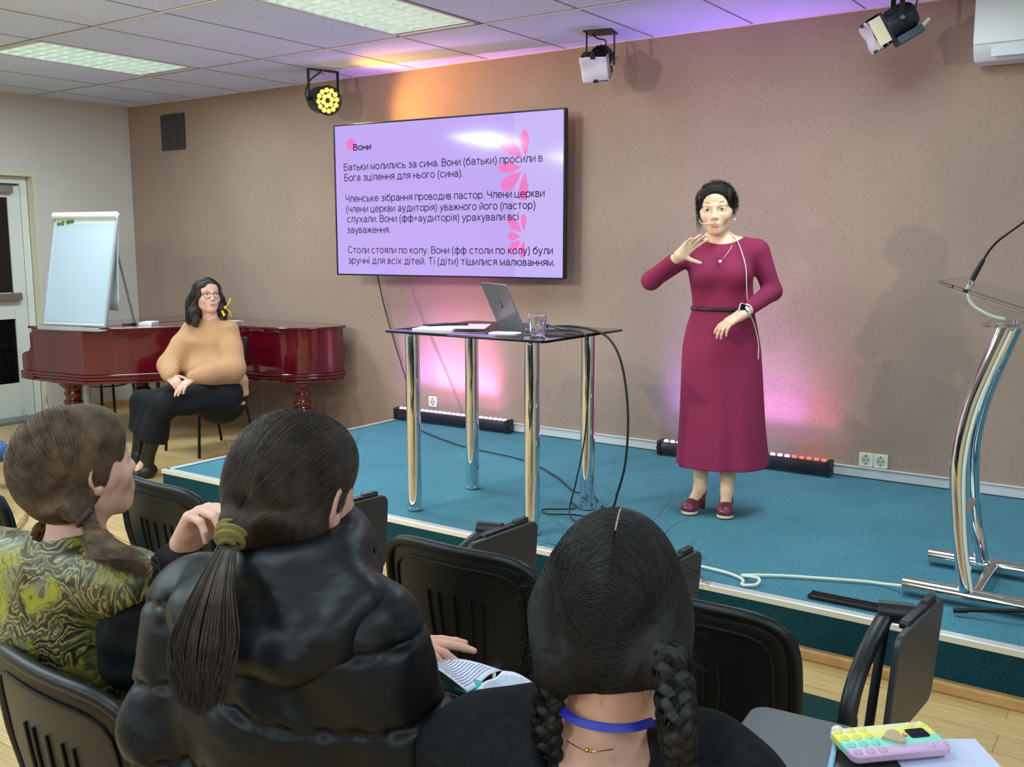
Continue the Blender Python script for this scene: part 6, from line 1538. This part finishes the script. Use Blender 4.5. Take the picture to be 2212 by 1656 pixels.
def girl_with_braids():
    base = at(1320, 1560, 1.20); base.z = 0; q = rel(base); rng = np.random.RandomState(41)
    J = dict(neck=q(1322, 1585, 1.215), head=q(1326, 1300, 1.235), shoulder_l=q(1040, 1640, 1.26), shoulder_r=q(1565, 1745, 1.14))
    J['pelvis'] = Vector((.02, .0, .56)); J['chest'] = (J['pelvis']+J['neck'])/2+Vector((.01, -.03, 0))
    J.update(elbow_l=J['shoulder_l']+Vector((-.06, .06, -.24)), wrist_l=Vector((-.12, .36, .68)), elbow_r=J['shoulder_r']+Vector((.06, .05, -.24)), wrist_r=Vector((.10, .36, .68)), hip_l=Vector((-.09, .05, .54)), hip_r=Vector((.09, .05, .54)),
             knee_l=Vector((-.14, .47, .53)), knee_r=Vector((.06, .47, .53)), ankle_l=Vector((-.14, .48, .09)), ankle_r=Vector((.06, .48, .09)), toe_l=Vector((-.15, .62, .04)), toe_r=Vector((.06, .62, .04)), w=.98)
    HF = basis(J['head'], (-.40, .90, -.16), (0, .15, 1)); k = 1.01; sk = skin('skin_braids', (214, 160, 136))
    S = SDF(); body_ops(S, J, -.006); F = Frame(S, HF, k); head_ops(F); S.rc(J['neck']-Vector((0, 0, .03)), HF @ Vector((0, .04, -.05)), .055, .05, .03)
    hand_ops(S, J['wrist_l'], (.5, .8, -.2), (0, 0, -1), 1, per=[(.3, .3, .2)]*4); hand_ops(S, J['wrist_r'], (-.5, .8, -.2), (0, 0, -1), -1, per=[(.3, .3, .2)]*4)
    o = person('girl with two dark braids in a black hoodie and blue neck ribbon, seen from behind', base, S, .0038, [sk, M['lip']], lips_mat(F))
    eyes(F, o, brow=HAIR_DARK)
    D = SDF(); body_ops(D, J, .022, legs=False, neck=False); up = Vector((0, 0, 1)); nk = J['neck']
    for s in ('l', 'r'):
        sh, e_, wr = J['shoulder_'+s], J['elbow_'+s], J['wrist_'+s]; D.rc(sh, e_, .072, .062, .05); D.rc(e_, e_.lerp(wr, .9), .062, .045, .03)
    ax = (J['shoulder_r']-J['shoulder_l']).normalized(); fw = Vector((-ax.y, ax.x, 0))
    D.chain([nk-ax*.10-up*.01+fw*.03, nk-ax*.075-up*.03-fw*.06, nk-ax*.02-up*.075-fw*.105, nk+ax*.05-up*.05-fw*.085, nk+ax*.10-up*.0+fw*.01], [.040, .046, .050, .046, .038], .05)
    D.rc(nk-up*.085-fw*.05, nk+up*.10-fw*.085, .042, .088, .012, 's'); D.plane((0, 0, .42), (0, 0, -1), .01)
    D.disp(folds(44, .004, 17, 3)); D.mesh('hoodie', .005, flat('hoodie_black', (18, 18, 21), .9, spec=.2, noise=.3, nscale=70, bump=.3), o)
    T = SDF()
    for s in ('l', 'r'): T.rc(J['hip_'+s], J['knee_'+s], .095, .070, .05); T.rc(J['knee_'+s], J['ankle_'+s], .066, .05, .02)
    T.rc(J['pelvis']-up*.03, J['pelvis'], .15, .15, .05); T.mesh('trousers', .009, M['black_cloth'], o)
    b_ = SDF()
    for s in ('l', 'r'): b_.rc(J['ankle_'+s]-up*.04, J['toe_'+s], .045, .036, .02)
    b_.plane((0, 0, .004), (0, 0, -1), .004); b_.mesh('shoes', .007, M['black_cloth'], o)
    # ribbon round the neck and the thin chain
    rb = MB(); pts = spline([q(1205, 1505, 1.19), q(1215, 1535, 1.155), q(1255, 1560, 1.125), q(1320, 1572, 1.112), q(1370, 1570, 1.11), q(1412, 1558, 1.125)], 6)
    rb.tube(pts, .0055, 8, flat=.2, up=(.4, -.8, .2)); rb.build('neck_ribbon', flat('ribbon_blue', (30, 32, 140), .5), o)
    ch = MB(); ch.tube(spline([q(1225, 1600, 1.15), q(1270, 1622, 1.118), q(1325, 1618, 1.115)], 5), .0006, 5); ch.ball(q(1268, 1620, 1.116), .0026, 6); ch.ball(q(1276, 1622, 1.116), .002, 6); ch.build('necklace_clasp', flat('gold', (200, 160, 80), .25, 1.0), o)
    # hair
    X = SDF(); Fh = Frame(X, HF, k); Fh.el((0, .024, .006), (.083, .101, .110), .02); Fh.plane((0, -.066, .046), (0, -.84, -.46), .012)
    tl, tr = q(1205, 1440, 1.16), q(1442, 1440, 1.12)
    for t, s in ((tl, -1), (tr, 1)): X.rc(HF @ (Vector((-s*.046, .04, -.02))*k), t, .048, .026, .05)
    h = X.mesh('hair', .0045, HAIR_BLACK, o); R = np.array(HF.to_3x3()); c0 = np.array(HF @ (Vector((0, .024, .006))*k)); sz = np.array((.0845, .1025, .1115)); P = []
    for i in range(11000):
        s = rng.choice((-1, 1)); th = rng.uniform(-.95, 2.55) ; d0 = unit((s*.012+max(0, th-.6)*rng.normal(0, .05), math.sin(th), math.cos(th)))       # along the centre part
        t = tl if s > 0 else tr; lt = (np.array(HF.inverted() @ Vector(t))/k-np.array((0, .024, .006)))/sz; d1 = unit(lt)
        mid = unit((s*1.0, d0[1]*.62+.10+rng.normal(0, .2), -.12+.35*d0[2]+rng.normal(0, .2))); lf = 1.0+.05*rng.rand(); m = rng.uniform(.25, 1)
        a = sweep(c0, R, sz*k, d0, unit(d0*(1-m)+mid*m), 7, lf, .01, rng.rand()*6); e = np.array(t)+rng.normal(0, .010, 3)
        b = sweep(c0, R, sz*k, unit(d0*(1-m)+mid*m), d1, 7, lf, .01, rng.rand()*6)[1:-1]
        tl_ = np.linspace(0, 1, 8)[1:, None]; P.append(np.concatenate([a, b, b[-1]*(1-tl_)+e*tl_]))
    for i in range(6000):
        s = rng.choice((-1, 1)); t = tl if s > 0 else tr; d0 = unit((s*rng.uniform(.25, 1), rng.normal(.2, .6), rng.normal(.0, .55))); d1 = unit((np.array(HF.inverted() @ Vector(t))/k-np.array((0, .024, .006)))/sz)
        a = sweep(c0, R, sz*k, d0, d1, 9, 1.0, .01, rng.rand()*6)[:-1]; e = np.array(t)+rng.normal(0, .012, 3); tl_ = np.linspace(0, 1, 6)[1:, None]; P.append(np.concatenate([a, a[-1]*(1-tl_)+e*tl_]))
    P = drape(P, X, .0012); strands('hair_strands', P, .0005, HAIR_BLACK, h); P = []
    for i in range(110):
        s = rng.choice((-1, 1)); d = unit((s*abs(rng.normal(.8, .4)), rng.normal(.2, .4), rng.normal(.1, .5))); p0 = c0+(d*sz*k)@R.T; w = unit((d@R.T)*1.0+rng.normal(0, .6, 3)+np.array((0, 0, -.8)))
        cu = rng.normal(0, .012, 3); P.append(np.array([p0+w*tt*rng.uniform(.03, .06)+cu*math.sin(tt*3) for tt in np.linspace(0, 1, 7)]))
    part_strip(HF, k, h)
    strands('loose_hairs', P, .00028, HAIR_BLACK, h)
    # braids: three interlaced strands each
    for nm, line, rr in (('braid', [tl+Vector((0, 0, .01)), q(1188, 1500, 1.17), q(1180, 1580, 1.175), q(1185, 1640, 1.18), q(1190, 1720, 1.20)], .017), ('braid', [tr+Vector((0, 0, .02)), q(1458, 1500, 1.085), q(1462, 1560, 1.07), q(1466, 1610, 1.075), q(1472, 1660, 1.09)], .019)):
        ln = spline(line, 14); Bs = SDF(); n = len(ln); tubes = []
        for j in range(3):
            pts, rs = [], []
            for i in range(n):
                tgn = (ln[min(i+1, n-1)]-ln[max(i-1, 0)]).normalized(); sd = Vector(_r2); sd = (sd-tgn*sd.dot(tgn)).normalized(); dp = tgn.cross(sd); ph = i*.30+j*2*PI/3
                tp = 1-.25*i/n; pts.append(ln[i]+sd*rr*.66*tp*math.sin(ph)+dp*rr*.42*math.sin(2*ph)); rs.append(rr*.66*tp)
            Bs.chain(pts, [r_*.84 for r_ in rs], .003); tubes.append((pts, rs))
        bo = Bs.mesh(nm, .0022, HAIR_BLACK, h)
        Q = []
        for pts, rs in tubes:
            for i in range(420):
                i0 = rng.randint(0, max(1, n-14)); a0 = rng.uniform(0, 6.28); tw = rng.uniform(-.10, .10); seg = []
                for j in range(i0, min(n, i0+14)):
                    tg = (pts[min(j+1, n-1)]-pts[max(j-1, 0)]).normalized(); u = tg.orthogonal().normalized(); v = tg.cross(u); a_ = a0+tw*(j-i0)
                    seg.append(np.array(pts[j]+(u*math.cos(a_)+v*math.sin(a_))*rs[j]*rng.uniform(.96, 1.06)))
                if len(seg) > 3: Q.append(np.array(seg))
        strands('braid_strands', Q, .0008, HAIR_BLACK, bo)
    return o
girl_with_braids()

def person_at_edge():
    base = Vector((-6.75, 3.20, 0))
    ank = at(34, 992, 6.25)-base; kn = at(-150, 905, 6.4)-base; an2 = Vector((1.05, -.35, .09))
    foot2 = at(5, 1108, 5.56)-base; foot2.z = .05
    J = dict(pelvis=Vector((-.25, 0, .56)), chest=Vector((-.27, 0, .85)), neck=Vector((-.27, 0, 1.10)), head=Vector((-.25, 0, 1.30)), shoulder_l=Vector((-.27, .19, 1.08)), shoulder_r=Vector((-.27, -.19, 1.08)), elbow_l=Vector((-.2, .25, .82)), wrist_l=Vector((.05, .14, .68)), elbow_r=Vector((-.2, -.25, .82)), wrist_r=Vector((.05, -.14, .68)),
             hip_l=Vector((-.2, .09, .54)), hip_r=Vector((-.2, -.09, .54)), knee_l=kn, knee_r=Vector((.25, -.3, .5)), ankle_l=ank, ankle_r=Vector((foot2.x-.2, foot2.y+.02, .10)), toe_l=ank+Vector((.12, -.02, -.04)), toe_r=foot2)
    sk = skin('skin_edge', (218, 172, 150)); HF = basis(J['head'], (1, -.1, 0)); S = SDF(); body_ops(S, J, -.006); F = Frame(S, HF, 1.0); head_ops(F)
    o = person('person at the left edge, only blue jeans and dark shoes in view', base, S, .007, [sk, M['lip']])
    hb = SDF(); Fh = Frame(hb, HF, 1.0); Fh.el((0, .024, .03), (.08, .10, .088), .02); Fh.plane((0, -.07, .05), (0, -.84, -.46), .01); hb.mesh('hair', .007, HAIR_BROWN, o)
    T = SDF(); dn = flat('jeans_blue', (58, 92, 150), .8, noise=.25, nscale=60, bump=.3)
    for s in ('l', 'r'): T.rc(J['hip_'+s], J['knee_'+s], .095, .075, .05); T.rc(J['knee_'+s], J['knee_'+s].lerp(J['ankle_'+s], .82), .072, .062, .02)
    T.rc(J['pelvis']-Vector((0, 0, .03)), J['pelvis'], .15, .15, .05); T.disp(folds(6, .004, 22)); T.mesh('jeans', .006, dn, o)
    W = SDF(); body_ops(W, J, .02, legs=False, neck=False); W.mesh('jumper', .01, flat('jumper_grey', (90, 92, 98), .9), o)
    B = SDF()
    for s in ('l', 'r'):
        a, t = J['ankle_'+s], J['toe_'+s]; d = (Vector((t.x, t.y, 0))-Vector((a.x, a.y, 0))).normalized(); z = min(a.z-.05, .05) if s == 'r' else a.z-.055
        p0 = Vector((a.x, a.y, z))-d*.05; B.rc(p0, Vector((a.x, a.y, z))+d*.12, .042, .042, .02); B.rc(p0, a, .04, .04, .02); B.rc(Vector((a.x, a.y, z))+d*.12, Vector((a.x, a.y, z))+d*.19, .042, .032, .02)
    B.mesh('shoes', .005, flat('shoe_dark', (40, 42, 46), .6), o)
    return o
person_at_edge()
# ------------------------------------------------------------------ things in the audience
# leaflets on the lap of the woman in the puffer jacket
def leaflet(corners, name, label, mat, wav=.004, text=True):
    b = MB(); a, b_, c, d = [Vector(x) for x in corners]
    def fn(u, v): return a.lerp(b_, u).lerp(d.lerp(c, u), v)+Vector((0, 0, wav*math.sin(u*6+v*4)))
    b.grid(fn, 12, 12); o = b.build(name, mat, None, solid=.0008)
    if text:
        t = MB(); nrm = (b_-a).cross(d-a).normalized(); nrm = nrm if nrm.z > 0 else -nrm; rg = random.Random(5)
        for r in range(13):
            v = .10+.064*r; u = .08
            while u < .86:
                w = rg.uniform(.02, .07); p, p2 = fn(u, v), fn(min(u+w, .9), v); dv = (fn(u, v+.018)-p)
                t.add([p+nrm*.0012, p2+nrm*.0012, p2+dv+nrm*.0012, p+dv+nrm*.0012], [(0, 1, 2, 3)]); u += w+.015
        t.build('printed_lines', flat('print_grey', (120, 124, 156), .8), o, smooth=False)
    return tag(o, label, 'leaflet', 'leaflets on the lap')
lp_ = flat('leaflet_white', (220, 222, 240), .6); tq = flat('leaflet_teal', (70, 168, 170), .6)
leaflet([at(905, 1425, 1.66), at(950, 1418, 1.74), at(1085, 1445, 1.72), at(1010, 1490, 1.62)], 'leaflet', 'white printed leaflet fanned out on the left under the outstretched hand', lp_)
leaflet([at(1030, 1490, 1.615), at(1085, 1447, 1.70), at(1150, 1470, 1.69), at(1110, 1515, 1.60)], 'leaflet', 'smaller white printed leaflet on the right, beside the braided hair', lp_)
leaflet([at(980, 1488, 1.64), at(985, 1462, 1.69), at(1065, 1480, 1.64), at(1050, 1520, 1.59)], 'leaflet', 'teal leaflet lying between the two white leaflets', tq, text=False)

# phone in a pop-bubble case, its strap and card on the open tablet
ph = thing('phone', 'phone in a yellow, turquoise and lilac bubble case on the open writing tablet', 'phone', (-.338, 1.500, .763), math.radians(45))
PMx = Matrix.Rotation(math.radians(2), 4, 'X')
def case_mat():
    t = NT('bubble_case'); v = t.coord(); sp = t.n('ShaderNodeSeparateXYZ'); t.l(v, sp.inputs[0])
    nz = t.math('MULTIPLY', t.noise(v, 18, 2), .012); f = t.math('MULTIPLY_ADD', t.math('ADD', sp.outputs[1], nz), 12.5); f.node.inputs[2].default_value = .43
    t.l(t.ramp(f, [(.16, srgb(206, 168, 206)), (.22, srgb(206, 168, 206)), (.30, srgb(132, 216, 196)), (.50, srgb(140, 218, 190)), (.58, srgb(236, 226, 92)), (.80, srgb(240, 230, 110)), (.9, srgb(232, 220, 186))]), t.b.inputs['Base Color'])
    t.set(Roughness=.35); t.b.inputs['Coat Weight'].default_value = .3; return t.m
M['case'] = case_mat()
MB().rbox((0, 0, .0065), (.082, .041, .0065), .012, 6, M=PMx).build('bubble_case', M['case'], ph, bevel=.003, bseg=3)
bb = []
for x in (-.070, -.050, -.030): bb += [(x, y) for y in (-.030, -.010, .010, .030)]
for x in (.050, .070): bb += [(x, y) for y in (-.030, .030)]
for x, y in bb:
    MB().ball((x, y, .0125), (.0078, .0072, .0048), 8, M=PMx).build('bubble', M['case'], ph)
hb = []
for i in range(40):
    a = 2*PI*i/40; hb.append((.0013*16*math.sin(a)**3*.85, .0013*(13*math.cos(a)-5*math.cos(2*a)-2*math.cos(3*a)-math.cos(4*a))*.9+.002))
hp = MB(); hp.prism(hb, .003, (.003, -.002, .0150), (1, 0, 2), M=PMx); hp.build('heart_grip', flat('grip_clear', (228, 196, 168), .12, Transmission_Weight=.35, IOR=1.4), ph, bevel=.002)
c_ = MB(); c_.rbox((.050, .006, .0135), (.016, .012, .001), .004, 4, M=PMx); cw = c_.build('camera_window', M['black_gloss'], ph)
c_ = MB()
for dx in (-.008, 0, .008): c_.tube([(.050+dx, .006, .0142), (.050+dx, .006, .0152)], .0032, 12, M=PMx)
c_.build('lens', flat('lens_navy', (30, 34, 60), .08), cw)
cl = MB(); cl.prism([(-.004, -.004), (.004, -.004), (0, .005)], .0008, (.026, .004, .0142), (0, 1, 2), M=PMx); cl.build('triangle_sticker', flat('sticker_red', (226, 110, 90), .5), ph)
pn_ = thing('pen', 'light blue pen with a round white top lying under the bubble phone case', 'pen', (-.412, 1.47, .757), math.radians(-78)); MB().tube([(-.03, 0, 0), (.10, 0, 0)], .0045, 10).build('barrel', flat('pen_blue', (142, 190, 222), .3), pn_); MB().ball((-.042, 0, .002), (.011, .010, .007), 10).build('top', M['white'], pn_)
sheet('paper_card', 'pale lilac paper sticking out beyond the bubble phone case', 'paper', -.272, 1.54, .7525, .15, .09, math.radians(35), flat('card_lilac', (198, 202, 232), .7), .001)
